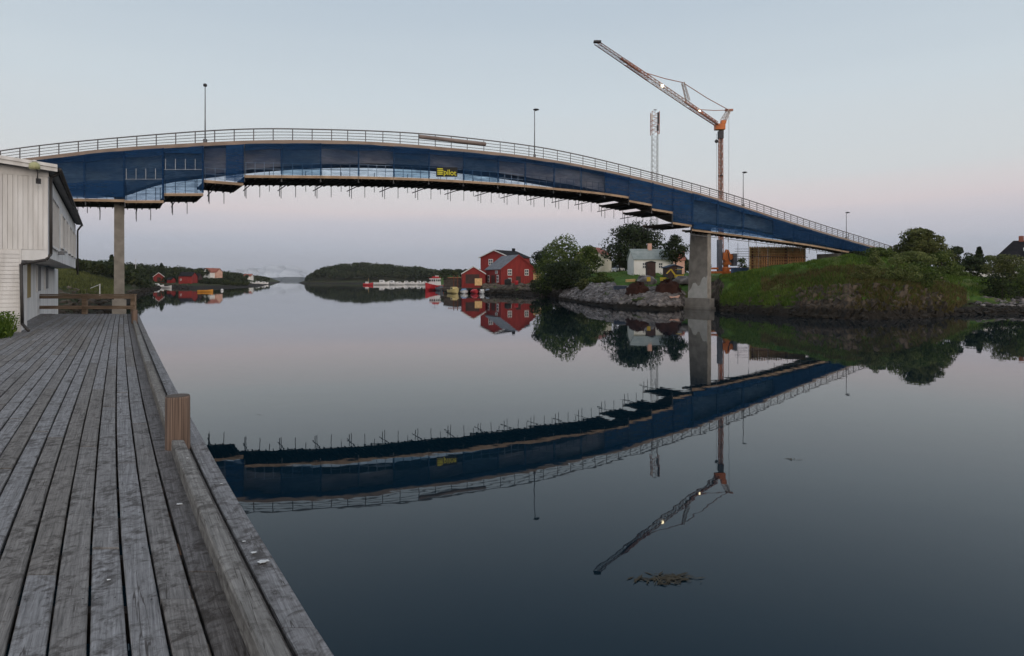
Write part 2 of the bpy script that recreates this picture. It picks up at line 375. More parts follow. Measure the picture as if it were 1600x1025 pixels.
DOCK_U = Vector((-.518, .855, 0)).normalized()     # along the dock, away from the camera
DOCK_V = Vector((DOCK_U.y, -DOCK_U.x, 0))          # to the right of it, toward the water
def plank_mat(name, c_lo, c_mid, c_hi, stain=.6):
    m, n, b, o = new_mat(name); L = n.links.new
    oi = n.nodes.new('ShaderNodeObjectInfo')
    co = n.nodes.new('ShaderNodeTexCoord').outputs['Object']
    rot = n.nodes.new('ShaderNodeMapping'); rot.inputs['Rotation'].default_value = (0, 0, -math.atan2(DOCK_U.y, DOCK_U.x)); L(co, rot.inputs[0])
    ofs = n.nodes.new('ShaderNodeVectorMath'); ofs.operation = 'MULTIPLY_ADD'
    sc = n.nodes.new('ShaderNodeCombineXYZ'); ml = n.nodes.new('ShaderNodeMath'); ml.operation = 'MULTIPLY'; ml.inputs[1].default_value = 57.0
    L(oi.outputs['Random'], ml.inputs[0]); L(ml.outputs[0], sc.inputs[0]); L(ml.outputs[0], sc.inputs[2])
    L(rot.outputs[0], ofs.inputs[0]); ofs.inputs[1].default_value = (1, 1, 1); L(sc.outputs[0], ofs.inputs[2])
    def nz(scale, mapping, det=6, rough=.6, dist=0):
        mp = n.nodes.new('ShaderNodeMapping'); mp.inputs['Scale'].default_value = mapping; L(ofs.outputs[0], mp.inputs[0])
        t = n.nodes.new('ShaderNodeTexNoise'); t.inputs['Scale'].default_value = scale; t.inputs['Detail'].default_value = det; t.inputs['Roughness'].default_value = rough
        t.inputs['Distortion'].default_value = dist
        L(mp.outputs[0], t.inputs['Vector']); return t.outputs['Fac']
    grain = nz(1.0, (1.3, 60, 20), 9, .72, .5)
    fine = nz(1.0, (9, 130, 40), 5, .7)
    blot = nz(1.0, (2.0, 3.5, 4), 6, .68)
    spot = nz(1.0, (13, 11, 10), 6, .72, .6)
    def math_(op, a, b_=None, v=None):
        k = n.nodes.new('ShaderNodeMath'); k.operation = op
        L(a, k.inputs[0])
        if b_ is not None: L(b_, k.inputs[1])
        if v is not None: k.inputs[1].default_value = v
        return k.outputs[0]
    s = math_('ADD', math_('MULTIPLY', grain, v=.5), math_('MULTIPLY', fine, v=.3))
    s = math_('ADD', s, math_('MULTIPLY', blot, v=.30))
    rp = n.nodes.new('ShaderNodeValToRGB'); e = rp.color_ramp.elements
    e[0].position = .40; e[1].position = .68; e[0].color = (*c_lo, 1); e[1].color = (*c_hi, 1)
    q = e.new(.53); q.color = (*c_mid, 1)
    L(s, rp.inputs[0])
    # dark blotches of dirt and rot
    r2 = n.nodes.new('ShaderNodeMapRange'); r2.inputs['From Min'].default_value = .505; r2.inputs['From Max'].default_value = .62
    L(math_('ADD', math_('MULTIPLY', spot, v=.6), math_('MULTIPLY', blot, v=.45)), r2.inputs['Value'])
    crk = math_('ABSOLUTE', math_('SUBTRACT', nz(1.0, (.55, 16, 6), 3, .5, .3), v=.5))
    r3 = n.nodes.new('ShaderNodeMapRange'); r3.inputs['From Min'].default_value = .004; r3.inputs['From Max'].default_value = .012; r3.inputs['To Min'].default_value = .85; r3.inputs['To Max'].default_value = 0.0
    L(crk, r3.inputs['Value'])
    r4 = n.nodes.new('ShaderNodeMapRange'); r4.inputs['From Min'].default_value = .50; r4.inputs['From Max'].default_value = .60; L(nz(1.0, (.9, 3, 3), 2), r4.inputs['Value'])
    mk = math_('MAXIMUM', math_('MULTIPLY', r2.outputs[0], v=stain), math_('MULTIPLY', r3.outputs[0], r4.outputs[0]))
    mx = n.nodes.new('ShaderNodeMix'); mx.data_type = 'RGBA'; L(mk, mx.inputs['Factor']); L(rp.outputs[0], mx.inputs['A']); mx.inputs['B'].default_value = (.042, .034, .028, 1)
    # brown or blue-grey tint and brightness per board
    tint = n.nodes.new('ShaderNodeValToRGB'); te = tint.color_ramp.elements
    te[0].color = (.86, .84, .82, 1); te[1].color = (1.06, 1.06, 1.08, 1); tq = te.new(.45); tq.color = (.97, .98, 1.0, 1); tz = te.new(.10); tz.color = (.80, .75, .69, 1)
    L(oi.outputs['Random'], tint.inputs[0])
    mu = n.nodes.new('ShaderNodeMix'); mu.data_type = 'RGBA'; mu.blend_type = 'MULTIPLY'; mu.inputs['Factor'].default_value = 1
    L(mx.outputs['Result'], mu.inputs['A']); L(tint.outputs[0], mu.inputs['B'])
    L(mu.outputs['Result'], b.inputs['Base Color']); b.inputs['Roughness'].default_value = .75; b.inputs['Specular IOR Level'].default_value = .25
    bp = n.nodes.new('ShaderNodeBump'); bp.inputs['Strength'].default_value = .5; bp.inputs['Distance'].default_value = .012
    L(math_('ADD', s, spot), bp.inputs['Height']); L(bp.outputs[0], b.inputs['Normal'])
    return m
M['plank'] = plank_mat('weathered_plank', (.075, .072, .069), (.205, .197, .190), (.35, .342, .333), .82)
M['plank_dark'] = plank_mat('damp_dark_plank', (.05, .044, .040), (.125, .115, .108), (.24, .225, .215), .9)
M['kerb'] = plank_mat('kerb_timber', (.085, .08, .074), (.21, .203, .19), (.36, .35, .33), .75)

def post_mat():
    m, n, b, o = new_mat('round_post_wood'); L = n.links.new
    co = n.nodes.new('ShaderNodeTexCoord').outputs['Object']
    mp = n.nodes.new('ShaderNodeMapping'); mp.inputs['Scale'].default_value = (75, 75, 1.0); L(co, mp.inputs[0])
    t = n.nodes.new('ShaderNodeTexNoise'); t.inputs['Scale'].default_value = 1; t.inputs['Detail'].default_value = 7; L(mp.outputs[0], t.inputs['Vector'])
    rp = n.nodes.new('ShaderNodeValToRGB'); e = rp.color_ramp.elements
    e[0].position = .34; e[1].position = .68; e[0].color = (.07, .046, .034, 1); e[1].color = (.225, .155, .115, 1); q = e.new(.5); q.color = (.15, .098, .070, 1)
    L(t.outputs['Fac'], rp.inputs[0]); L(rp.outputs[0], b.inputs['Base Color']); b.inputs['Roughness'].default_value = .8
    bp = n.nodes.new('ShaderNodeBump'); bp.inputs['Strength'].default_value = .5; bp.inputs['Distance'].default_value = .01; L(t.outputs['Fac'], bp.inputs['Height']); L(bp.outputs[0], b.inputs['Normal'])
    return m
M['post'] = post_mat()

def land_mat(name, g1, g2, dry, rock1, rock2, wet_z=.9, rock_bias=.0):
    m, n, b, o = new_mat(name); L = n.links.new
    g = n.nodes.new('ShaderNodeNewGeometry')
    sn = n.nodes.new('ShaderNodeSeparateXYZ'); L(g.outputs['Normal'], sn.inputs[0])
    sp = n.nodes.new('ShaderNodeSeparateXYZ'); L(g.outputs['Position'], sp.inputs[0])
    def nz(scale, det=6, mp=None):
        t = n.nodes.new('ShaderNodeTexNoise'); t.inputs['Scale'].default_value = scale; t.inputs['Detail'].default_value = det
        v = g.outputs['Position']
        if mp:
            k = n.nodes.new('ShaderNodeMapping'); k.inputs['Scale'].default_value = mp; L(v, k.inputs[0]); v = k.outputs[0]
        L(v, t.inputs['Vector']); return t.outputs['Fac']
    def ramp(f, a, c, lo=.35, hi=.65):
        r = n.nodes.new('ShaderNodeValToRGB'); e = r.color_ramp.elements; e[0].position = lo; e[1].position = hi; e[0].color = (*a, 1); e[1].color = (*c, 1); L(f, r.inputs[0]); return r.outputs[0]
    def mix(f, a, c):
        k = n.nodes.new('ShaderNodeMix'); k.data_type = 'RGBA'; L(f, k.inputs['Factor']); L(a, k.inputs['A']); L(c, k.inputs['B']); return k.outputs['Result']
    def mrange(v, a, c, t0=0, t1=1):
        k = n.nodes.new('ShaderNodeMapRange'); k.inputs['From Min'].default_value = a; k.inputs['From Max'].default_value = c; k.inputs['To Min'].default_value = t0; k.inputs['To Max'].default_value = t1; L(v, k.inputs['Value']); return k.outputs[0]
    def madd(a, mul, add):
        k = n.nodes.new('ShaderNodeMath'); k.operation = 'MULTIPLY_ADD'; L(a, k.inputs[0]); k.inputs[1].default_value = mul
        if isinstance(add, float): k.inputs[2].default_value = add
        else: L(add, k.inputs[2])
        return k.outputs[0]
    grass = ramp(nz(.9, 8), g1, g2)
    dd = n.nodes.new('ShaderNodeRGB'); dd.outputs[0].default_value = (*dry, 1)
    grass = mix(mrange(nz(.16, 5), .50, .66, 0, .8), grass, dd.outputs[0])
    rock = ramp(nz(1.6, 9, (1, 1, .45)), rock1, rock2)
    slope = madd(nz(.7, 5), .5, sn.outputs['Z'])          # nz + .25
    fac = mrange(slope, .92 + rock_bias, 1.06 + rock_bias)
    c = mix(fac, rock, grass)
    wet = n.nodes.new('ShaderNodeRGB'); wet.outputs[0].default_value = (.020, .016, .012, 1)
    zz = madd(nz(.8, 5), 1.0, sp.outputs['Z'])
    c = mix(mrange(zz, wet_z + .25, wet_z + .75), wet.outputs[0], c)
    L(c, b.inputs['Base Color']); b.inputs['Roughness'].default_value = .95; b.inputs['Specular IOR Level'].default_value = .1
    bp = n.nodes.new('ShaderNodeBump'); bp.inputs['Strength'].default_value = .8; bp.inputs['Distance'].default_value = .25
    L(nz(2.2, 9), bp.inputs['Height']); L(bp.outputs[0], b.inputs['Normal'])
    return m
M['land_east'] = land_mat('east_bank_ground', (.034, .074, .011), (.072, .132, .020), (.11, .105, .030), (.045, .034, .026), (.16, .12, .088))
M['land_west'] = land_mat('west_shore_ground', (.022, .030, .009), (.042, .050, .016), (.06, .052, .022), (.06, .05, .04), (.15, .125, .10))
M['land_isle'] = land_mat('island_ground', (.024, .032, .012), (.045, .05, .02), (.08, .055, .03), (.07, .05, .038), (.13, .095, .07))
M['far_hill'] = noisy('far_coast', (.045, .055, .055), (.075, .085, .085), .01, .95)
M['mountain'] = noisy('far_mountain_snow_and_haze', (.42, .43, .45), (.80, .80, .80), .0016, .95, detail=9)  # snowy rock paled further, so part of the haze is in the colour

def water_mat():
    m, n, b, o = new_mat('calm_sea_water'); L = n.links.new
    b.inputs['Base Color'].default_value = (.002, .011, .018, 1)
    b.inputs['Roughness'].default_value = .015; b.inputs['IOR'].default_value = 1.33; b.inputs['Specular Tint'].default_value = (.05, .28, .40, 1)
    g = n.nodes.new('ShaderNodeNewGeometry')
    t = n.nodes.new('ShaderNodeTexNoise'); t.inputs['Scale'].default_value = .9; t.inputs['Detail'].default_value = 3; L(g.outputs['Position'], t.inputs['Vector'])
    t2 = n.nodes.new('ShaderNodeTexNoise'); t2.inputs['Scale'].default_value = .12; t2.inputs['Detail'].default_value = 2; L(g.outputs['Position'], t2.inputs['Vector'])
    ad = n.nodes.new('ShaderNodeMath'); ad.operation = 'MULTIPLY_ADD'; ad.inputs[1].default_value = 2.0; L(t2.outputs['Fac'], ad.inputs[0]); L(t.outputs['Fac'], ad.inputs[2])
    bp = n.nodes.new('ShaderNodeBump'); bp.inputs['Strength'].default_value = .085; bp.inputs['Distance'].default_value = .02
    L(ad.outputs[0], bp.inputs['Height']); L(bp.outputs[0], b.inputs['Normal'])
    return m
M['water'] = water_mat()

# ------------------------------------------------------------------ water and land
mb = MB()
rings = [(-30, 0)]
q = 14000
mb.add([(-q, -400, 0), (q, -400, 0), (q, q, 0), (-q, q, 0)], [(0, 1, 2, 3)])
tag(mb.build('water', M['water']), 'calm dark sea inlet mirroring the bridge', kind='structure')

def fbm(x, y, z=0.0, o=4):
    return mnoise.fractal(Vector((x, y, z)), 1.0, 2.0, o)

class Land:
    """stations: (px, [(distance, z)...]); a z given as ('y', row) is read from the row it reaches in the picture"""
    def __init__(s, stations):
        s.px = [a for a, _ in stations]; prof = []
        for a, pr in stations:
            prof.append([(d, (EYE + (HZ - z[1]) / F * d) if isinstance(z, tuple) else z) for d, z in pr])
        s.prof = np.array(prof, float)       # station, point, (d,z)
    def at(s, px):
        n = s.prof.shape[1]
        return np.array([[np.interp(px, s.px, s.prof[:, i, 0]), np.interp(px, s.px, s.prof[:, i, 1])] for i in range(n)])
    def z(s, px, d):
        a = s.at(px); return float(np.interp(d, a[:, 0], a[:, 1]))
    def pos(s, px, d, dz=0.0):
        return PZ(px, s.z(px, d) + dz, d)
    def build(s, name, mat, step, sub, amp, fr, label):
        pxs = np.arange(s.px[0], s.px[-1] + .01, step); rows = []
        for px in pxs:
            a = s.at(px); ring = []
            for i in range(len(a) - 1):
                for k in range(sub[i]):
                    t = k / sub[i]; d = a[i, 0] + (a[i + 1, 0] - a[i, 0]) * t; z = a[i, 1] + (a[i + 1, 1] - a[i, 1]) * t
                    ring.append((px, d, z))
            ring.append((px, a[-1, 0], a[-1, 1]))
            rows.append(ring)
        mb = MB(); m = len(rows[0])
        for ring in rows:
            for px, d, z in ring:
                p = PZ(px, z, d)
                w = min(1, max(0.0, (z + .5) / 1.2))
                p.z += amp * w * fbm(p.x * fr, p.y * fr)
                p.x += amp * .8 * fbm(p.x * fr * 1.3, p.y * fr * 1.3, 5 + z * .6); p.y += amp * .8 * fbm(p.x * fr * 1.3, p.y * fr * 1.3, 9 + z * .6)
                mb.v.append(tuple(p))
        for i in range(len(rows) - 1):
            for j in range(m - 1):
                mb.f.append((i * m + j, (i + 1) * m + j, (i + 1) * m + j + 1, i * m + j + 1))
        return tag(mb.build(name, mat, None, True), label, kind='structure')

Y = lambda v: ('y', v)
east = Land([
    (684, [(212, -.6), (218, .3), (230, .7), (245, 1.0), (300, 1.4), (460, Y(431))]),
    (705, [(185, -.6), (190, .4), (200, .9), (215, 1.2), (280, 1.6), (460, Y(429))]),
    (760, [(151, -.6), (155, .5), (160, 1.5), (170, 2.3), (220, 2.8), (460, Y(428))]),
    (850, [(139, -.6), (143, .6), (148, 1.7), (158, 2.5), (200, Y(434)), (460, Y(428))]),
    (876, [(108, -.6), (112, .5), (119, 1.3), (132, 2.2), (200, Y(432)), (460, Y(428))]),
    (920, [(86, -.6), (90, .5), (97, 1.95), (112, 3.0), (150, Y(427)), (460, Y(427))]),
    (960, [(76, -.6), (80, .6), (87, 2.0), (104, 3.2), (138, Y(425)), (460, Y(426))]),
    (1030, [(69, -.6), (73, .6), (80, 1.95), (97, 3.1), (130, Y(424)), (460, Y(426))]),
    (1058, [(71, -.6), (74, .4), (79, 1.7), (92, 3.0), (126, Y(428)), (460, Y(426))]),
    (1066, [(76, -.6), (78.5, .3), (82, 1.5), (92, 3.0), (125, Y(429)), (460, Y(426))]),
    (1116, [(76, -.6), (78, .3), (79.5, 1.0), (82, 3.2), (105, 4.0), (460, Y(426))]),
    (1128, [(67, -.6), (69, .35), (72, 1.25), (79, 3.7), (105, 4.0), (460, Y(426))]),
    (1200, [(60, -.6), (62, .5), (65.5, 1.5), (77, 4.75), (92, 4.8), (460, Y(426))]),
    (1260, [(56, -.6), (58, .6), (61.5, 2.2), (75, 5.3), (90, 5.6), (460, Y(426))]),
    (1320, [(54, -.6), (55.7, .6), (58.5, 2.5), (71, 5.9), (90, 6.6), (460, Y(426))]),
    (1400, [(54, -.6), (56, .6), (59, 2.6), (71, 5.3), (90, 6.4), (460, Y(426))]),
    (1450, [(56, -.6), (58, .4), (62, 1.9), (73, 4.3), (95, 5.4), (460, Y(426))]),
    (1500, [(60, -.6), (62.5, .25), (68, .9), (80, 3.1), (100, 3.9), (460, Y(426))]),
    (1560, [(61, -.6), (63.5, .25), (70, .7), (86, 2.5), (105, 3.5), (460, Y(426))]),
    (1760, [(61, -.6), (63.5, .25), (70, .7), (86, 2.5), (105, 3.5), (460, Y(426))]),
])
east.build('terrain', M['land_east'], 3.0, [4, 9, 10, 8, 10], .45, .42, 'grassy east bank with rocky foot along the inlet')
west = Land([
    (-330, [(36, -.3), (39, .9), (60, 2.4), (90, Y(420)), (150, Y(411)), (420, Y(416))]),
    (60, [(36, -.4), (39, .8), (60, 1.3), (90, Y(430)), (150, Y(414)), (420, Y(417))]),
    (110, [(36, -.4), (40, .7), (60, 1.2), (92, Y(441)), (150, Y(418)), (420, Y(419))]),
    (178, [(48, -.5), (56, .3), (80, .8), (112, Y(457)), (175, Y(438)), (420, Y(423))]),
    (205, [(98, -.5), (106, .3), (122, .8), (150, 1.2), (210, Y(436)), (430, Y(425))]),
    (232, [(160, -.5), (172, .25), (190, .6), (240, 1.0), (300, Y(437)), (440, Y(427))]),
    (255, [(272, -.5), (286, .15), (293, .8), (300, 1.7), (330, Y(438)), (460, Y(428))]),
    (295, [(222, -.5), (236, .2), (258, .8), (285, 1.8), (330, Y(437)), (470, Y(428))]),
    (350, [(246, -.5), (260, .2), (282, .8), (310, 1.4), (380, Y(437)), (520, Y(430))]),
    (400, [(285, -.5), (296, .15), (318, .4), (470, .5), (580, Y(435.5)), (760, Y(432.5))]),
    (422, [(302, -.8), (315, -.5), (350, -.4), (620, .9), (820, Y(435.2)), (1100, Y(433.6))]),
    (440, [(330, -1.2), (345, -1.0), (380, -.9), (640, -.6), (860, -.6), (1150, -.8)]),
])
west.build('shore', M['land_west'], 4.0, [3, 5, 6, 7, 8], .35, .25, 'low western shore with a dark weedy spit')
isle = Land([
    (462, [(590, -1.5), (600, -1.0), (615, -.8), (650, -.6), (720, -1)]),
    (473, [(585, -.8), (594, .3), (608, 1.2), (650, 1.6), (720, .5)]),
    (486, [(575, -.6), (585, .5), (600, 2.2), (650, 6), (740, 5)]),
    (520, [(565, -.6), (575, .6), (592, 2.8), (660, 11), (760, 9)]),
    (560, [(560, -.6), (570, .6), (590, 3.0), (660, 14), (760, 11)]),
    (620, [(545, -.6), (556, .6), (580, 2.6), (650, 10), (760, 9)]),
    (680, [(530, -.6), (540, .6), (565, 2.2), (640, 7), (760, 6)]),
    (760, [(520, -.6), (530, .6), (560, 2.2), (640, 6), (760, 6)]),
])
isle.build('island', M['land_isle'], 4.0, [3, 4, 6, 6], .5, .06, 'low wooded island across the inlet')

def ridge(name, pts, d, depth, mat, label, jag):
    mb = MB(); pxs = np.arange(pts[0][0], pts[-1][0] + .1, 2.0)
    top = spline(pts) if len(pts) > 2 else None
    for px in pxs:
        y = top(px) + jag * fbm(px * .11, d * .001, 3, 5)
        z = max(.5, EYE + (HZ - y) / F * d)
        for f_, zz in ((0, -5), (.25, .30 * z), (.6, .72 * z), (1, z), (1.6, .5 * z), (2.2, -5)):
            p = PZ(px, zz, d + depth * f_ - depth)
            p.y += depth * .25 * fbm(px * .07, f_ * 3, 8); mb.v.append(tuple(p))
    m = 6
    for i in range(len(pxs) - 1):
        for j in range(m - 1): mb.f.append((i * m + j, (i + 1) * m + j, (i + 1) * m + j + 1, i * m + j + 1))
    return tag(mb.build(name, mat, None, True), label, kind='structure')
ridge('mountains', [(330, 436), (360, 425), (385, 419), (410, 416.5), (425, 413.5), (440, 416), (455, 415), (475, 421), (500, 427), (540, 432), (600, 435)], 13000, 2500, M['mountain'], 'faint snow patched mountains far beyond the inlet', 2.0)
ridge('far_hills', [(400, 434.5), (440, 433.2), (460, 432.6), (480, 433.2), (520, 433), (600, 432)], 3600, 500, M['far_hill'], 'thin far coast closing the inlet', .5)

# thin evening haze over the inlet
hz_m = bpy.data.materials.new('evening_haze'); hz_m.use_nodes = True
hn = hz_m.node_tree; hn.nodes.clear(); ho = hn.nodes.new('ShaderNodeOutputMaterial'); hv = hn.nodes.new('ShaderNodeVolumePrincipled')
hv.inputs['Density'].default_value = 8e-5; hv.inputs['Color'].default_value = (.93, .95, 1.0, 1); hn.links.new(hv.outputs[0], ho.inputs['Volume'])
tag(MB().box((0, 7000, 249.5), (34000, 20000, 501)).build('haze', hz_m), 'thin evening haze fading the far mountains', kind='stuff')

# ------------------------------------------------------------------ bridge
D_ = spline([(-90, 55.4), (0, 54.6), (200, 53.3), (400, 52.8), (520, 54.4), (650, 57.8), (780, 61.8), (900, 65.4), (1000, 68.6), (1095, 72.4), (1150, 75.6), (1240, 82.6), (1330, 91.2), (1410, 98.5)])
rail_y = spline([(-90, 251), (0, 235.5), (75, 225.5), (150, 218), (275, 207.5), (397, 201), (500, 201.8), (600, 205), (700, 212), (760, 218.6), (860, 232.5), (960, 254.5), (1050, 277.5), (1100, 291.3), (1150, 306), (1208, 325), (1280, 349.3), (1340, 368), (1410, 390)])
deck_y = spline([(-90, 268), (0, 252.5), (75, 243), (150, 234), (275, 225), (397, 219.3), (480, 218.7), (600, 222.5), (700, 230.6), (760, 236.2), (860, 249), (960, 268), (1010, 279.5), (1060, 292.5), (1100, 303.3), (1160, 321.6), (1208, 337.3), (1280, 360), (1340, 377.8), (1410, 397)])
soff_y = spline([(-90, 296), (60, 297), (110, 301), (150, 306), (186, 308), (220, 299), (250, 290), (318, 280), (400, 271), (480, 265), (560, 262.3), (625, 263.2), (700, 267.3), (780, 275), (860, 286.5), (950, 303), (1020, 322), (1060, 338), (1095, 350), (1130, 352), (1208, 364), (1340, 390), (1410, 404)])
SIGMA = 1.0
def path(px): return Vector(((px - 800) / F * D_(px), D_(px), 0))
def tang(px): return (path(px + 4) - path(px - 4)).normalized()
ACROSS = Vector((-.53, .848, 0)).normalized()
def nrm(px): return ACROSS
def zrow(px, y): return EYE + (HZ - y) / F * D_(px)
def bp(px, y=None, z=None, back=0.0):
    p = path(px) + nrm(px) * back; p.z = zrow(px, y) if z is None else z; return p
PXS = list(np.arange(-80, 1401, 10))

bridge = thing('road_bridge', 'long arched concrete road bridge wrapped in blue nets over the inlet', 'bridge', bp(800, z=0))
def sweep(name, mat, sec, parent, pxs=PXS, smooth=False):
    mb = MB(); mb.loft([[bp(px, z=z, back=b) for b, z in sec(px)] for px in pxs]); return mb.build(name, mat, parent, smooth)
zd = lambda px: zrow(px, deck_y(px))
sweep('edge_beam', M['concrete_edge'], lambda px: [(0, zd(px) - .30), (0, zd(px)), (.38, zd(px)), (.38, zd(px) - .30)], bridge)
sweep('deck_slab', M['concrete'], lambda px: [(.384, zd(px) - .34), (.384, zd(px) - .07), (7.6, zd(px) - .07), (7.6, zd(px) - .34)], bridge)
sweep('edge_beam', M['concrete_edge'], lambda px: [(7.604, zd(px) - .30), (7.604, zd(px)), (8, zd(px)), (8, zd(px) - .30)], bridge)
zs = lambda px: EYE + (HZ - soff_y(px)) / F * (D_(px) + 3.1)
sweep('box_girder', M['girder'], lambda px: [(1.05, zs(px)), (.9, zd(px) - .345), (3.9, zd(px) - .345), (3.7, zs(px))], bridge, [p for p in PXS if p < 1391])

def pier(px, ytop, w, t, un, vn, zbase, mats, inset, top_w):
    """slab pier: w across the bridge, t along it"""
    c = bp(px, z=0, back=inset); a = Vector(un).normalized(); b = Vector((-a.y, a.x, 0))
    ztop = zs(px) + .15
    mb = MB()
    def ring(z, w_, t_): return [c + a * (sx * t_ / 2) + b * (sy * w_) + Vector((0, 0, z)) for sx, sy in ((-1, 0), (1, 0), (1, 1), (-1, 1))]
    mb.loft([ring(zbase, w, t), ring(ztop, top_w, t * .94)])
    o = mb.build('pier', mats, bridge); return c, a, b, ring
UB = (.85, .52, 0)
c, a, b, ring = pier(186.5, 306, 1.1, .78, UB, None, -1.5, M['concrete'], 1.4, 1.1)
MB().loft([[q_ + (q_ - (c + b * .55)).normalized() * .35 * Vector((1, 1, 0)).length for q_ in [Vector((v.x, v.y, z)) for v in ring(0, 1.1, .78)]] for z in (-1.5, 1.25)]).build('footing', M['concrete'], bridge)
c, a, b, ring = pier(1111.5, 362, 3.0, .62, UB, None, .9, M['concrete'], .3, 2.55)
cen = c + b * 1.5
foot = MB()
foot.loft([[cen + (Vector((v.x, v.y, 0)) - cen) * s_ + (Vector((v.x, v.y, 0)) - cen).normalized() * .42 + Vector((0, 0, z)) for v in ring(0, 3.0, .62)] for z, s_ in ((-1.5, 1.1), (.25, 1.1), (.28, 1.0), (1.25, .98))])
foot.build('footing', M['concrete'], bridge)
# pale repaired skin on the foot of the pier, standing 2 cm proud of the face toward the rocks
rim = [(0.02, 1.27), (2.93, 1.27), (2.91, 1.9), (2.7, 2.15), (2.45, 2.35), (2.15, 3.0), (1.75, 3.05), (1.4, 2.65), (1.1, 2.75), (.8, 3.5), (.45, 3.75), (.2, 3.6), (.02, 3.9)]
MB().prism([c - a * (.31 + .0) + b * w_ + Vector((0, 0, z)) for w_, z in rim], -a * .02).build('repair_patch', M['pale_patch'], bridge)
# low pier on the grass and the abutment
c3 = bp(1316, z=0, back=.4); a3 = Vector(UB).normalized(); b3 = Vector((-a3.y, a3.x, 0))
MB().loft([[c3 + a3 * (sx * .4) + b3 * (sy * 3.2) + Vector((0, 0, z)) for sx, sy in ((-1, 0), (1, 0), (1, 1), (-1, 1))] for z in (4.5, zrow(1316, 396))]).build('pier', M['concrete'], bridge)
MB().loft([[bp(1388, z=z, back=.6), bp(1400, z=z, back=.6), bp(1400, z=z, back=7.4), bp(1388, z=z, back=7.4)] for z in (4.5, zd(1394) - .36)]).build('abutment', M['concrete'], bridge)

# railing: rails swept, every post an object
rz = lambda px: zrow(px, rail_y(px))
rl = MB()
for k, r_ in ((1.0, .045), (.72, .022), (.46, .022), (.2, .022)):
    rl.loft([[bp(px, z=zd(px) + (rz(px) - zd(px)) * k + dz, back=.12 + dx) for dx, dz in ((-r_, -r_), (r_, -r_), (r_, r_), (-r_, r_))] for px in PXS])
railing = rl.build('railing', M['rail'], bridge)
posts = [x for x in np.arange(0.3 - 61, 520, 30.5)] + [544, 572, 599, 626, 655, 681, 706, 731, 757, 782.5, 805, 827.5, 850, 872, 892.5, 912, 931, 949, 967.5, 986, 1002.5, 1020, 1036, 1052, 1067, 1082, 1096, 1110, 1124, 1136.5, 1148.5, 1160.5, 1172.5, 1184, 1195, 1206, 1216.5, 1227, 1237, 1247, 1256.5, 1266, 1275, 1284, 1293, 1301.5, 1310, 1318.5, 1327, 1335, 1343, 1351, 1359, 1367, 1375, 1383, 1391]
for x in posts:
    MB().beam(bp(x, z=zd(x) + .002, back=.12), bp(x, z=rz(x) - .046, back=.12), .06, .06).build('rail_post', M['rail'], railing)
    MB().beam(bp(x, z=zd(x) + .002, back=7.85), bp(x, z=rz(x) - .046, back=7.85), .06, .06).build('rail_post', M['rail'], railing)
rl2 = MB()
for k, r_ in ((1.0, .045), (.72, .022), (.46, .022), (.2, .022)):
    rl2.loft([[bp(px, z=zd(px) + (rz(px) - zd(px)) * k + dz, back=7.85 + dx) for dx, dz in ((-r_, -r_), (r_, -r_), (r_, r_), (-r_, r_))] for px in PXS])
rl2.build('railing', M['rail'], bridge)

# ------------------------------------------------------------------ hanging scaffold under the bridge
scaf = thing('hanging_scaffold', 'timber decked scaffold hung below the bridge behind blue debris nets', 'scaffolding', bp(700, z=zrow(700, 282)))
plat = spline([(382, 273.6), (500, 274.5), (560, 275.5), (615, 277), (670, 279), (724, 282), (778, 285.6), (820, 289), (865, 293.3), (907, 297.3), (945, 301.5), (982, 307)])
platr = spline([(1081, 357.5), (1120, 362.5), (1160, 367.5), (1208, 374), (1266, 382), (1316, 391), (1340, 395.5), (1392, 404.5)])
bays = [(10, 72, 311, 311), (72, 133, 310.5, 310.5), (133, 195, 310.5, 311.5), (195, 256, 313, 313), (256, 318, 302, 302), (318, 380.5, 281, 286)]
xs = [382, 440, 501, 560, 615, 670, 724, 778, 820, 865, 907, 945, 982]
bays += [(p_, q_, plat(p_), plat(q_)) for p_, q_ in zip(xs, xs[1:])]
bays += [(983, 1018.5, 312.5, 319), (1018.5, 1051, 325.5, 331), (1051, 1081, 347, 351.5)]
xs = [1081, 1120, 1160, 1208, 1240, 1266, 1291, 1316, 1340, 1366, 1392]
bays += [(p_, q_, platr(p_), platr(q_)) for p_, q_ in zip(xs, xs[1:])]
rb = random.Random(3)
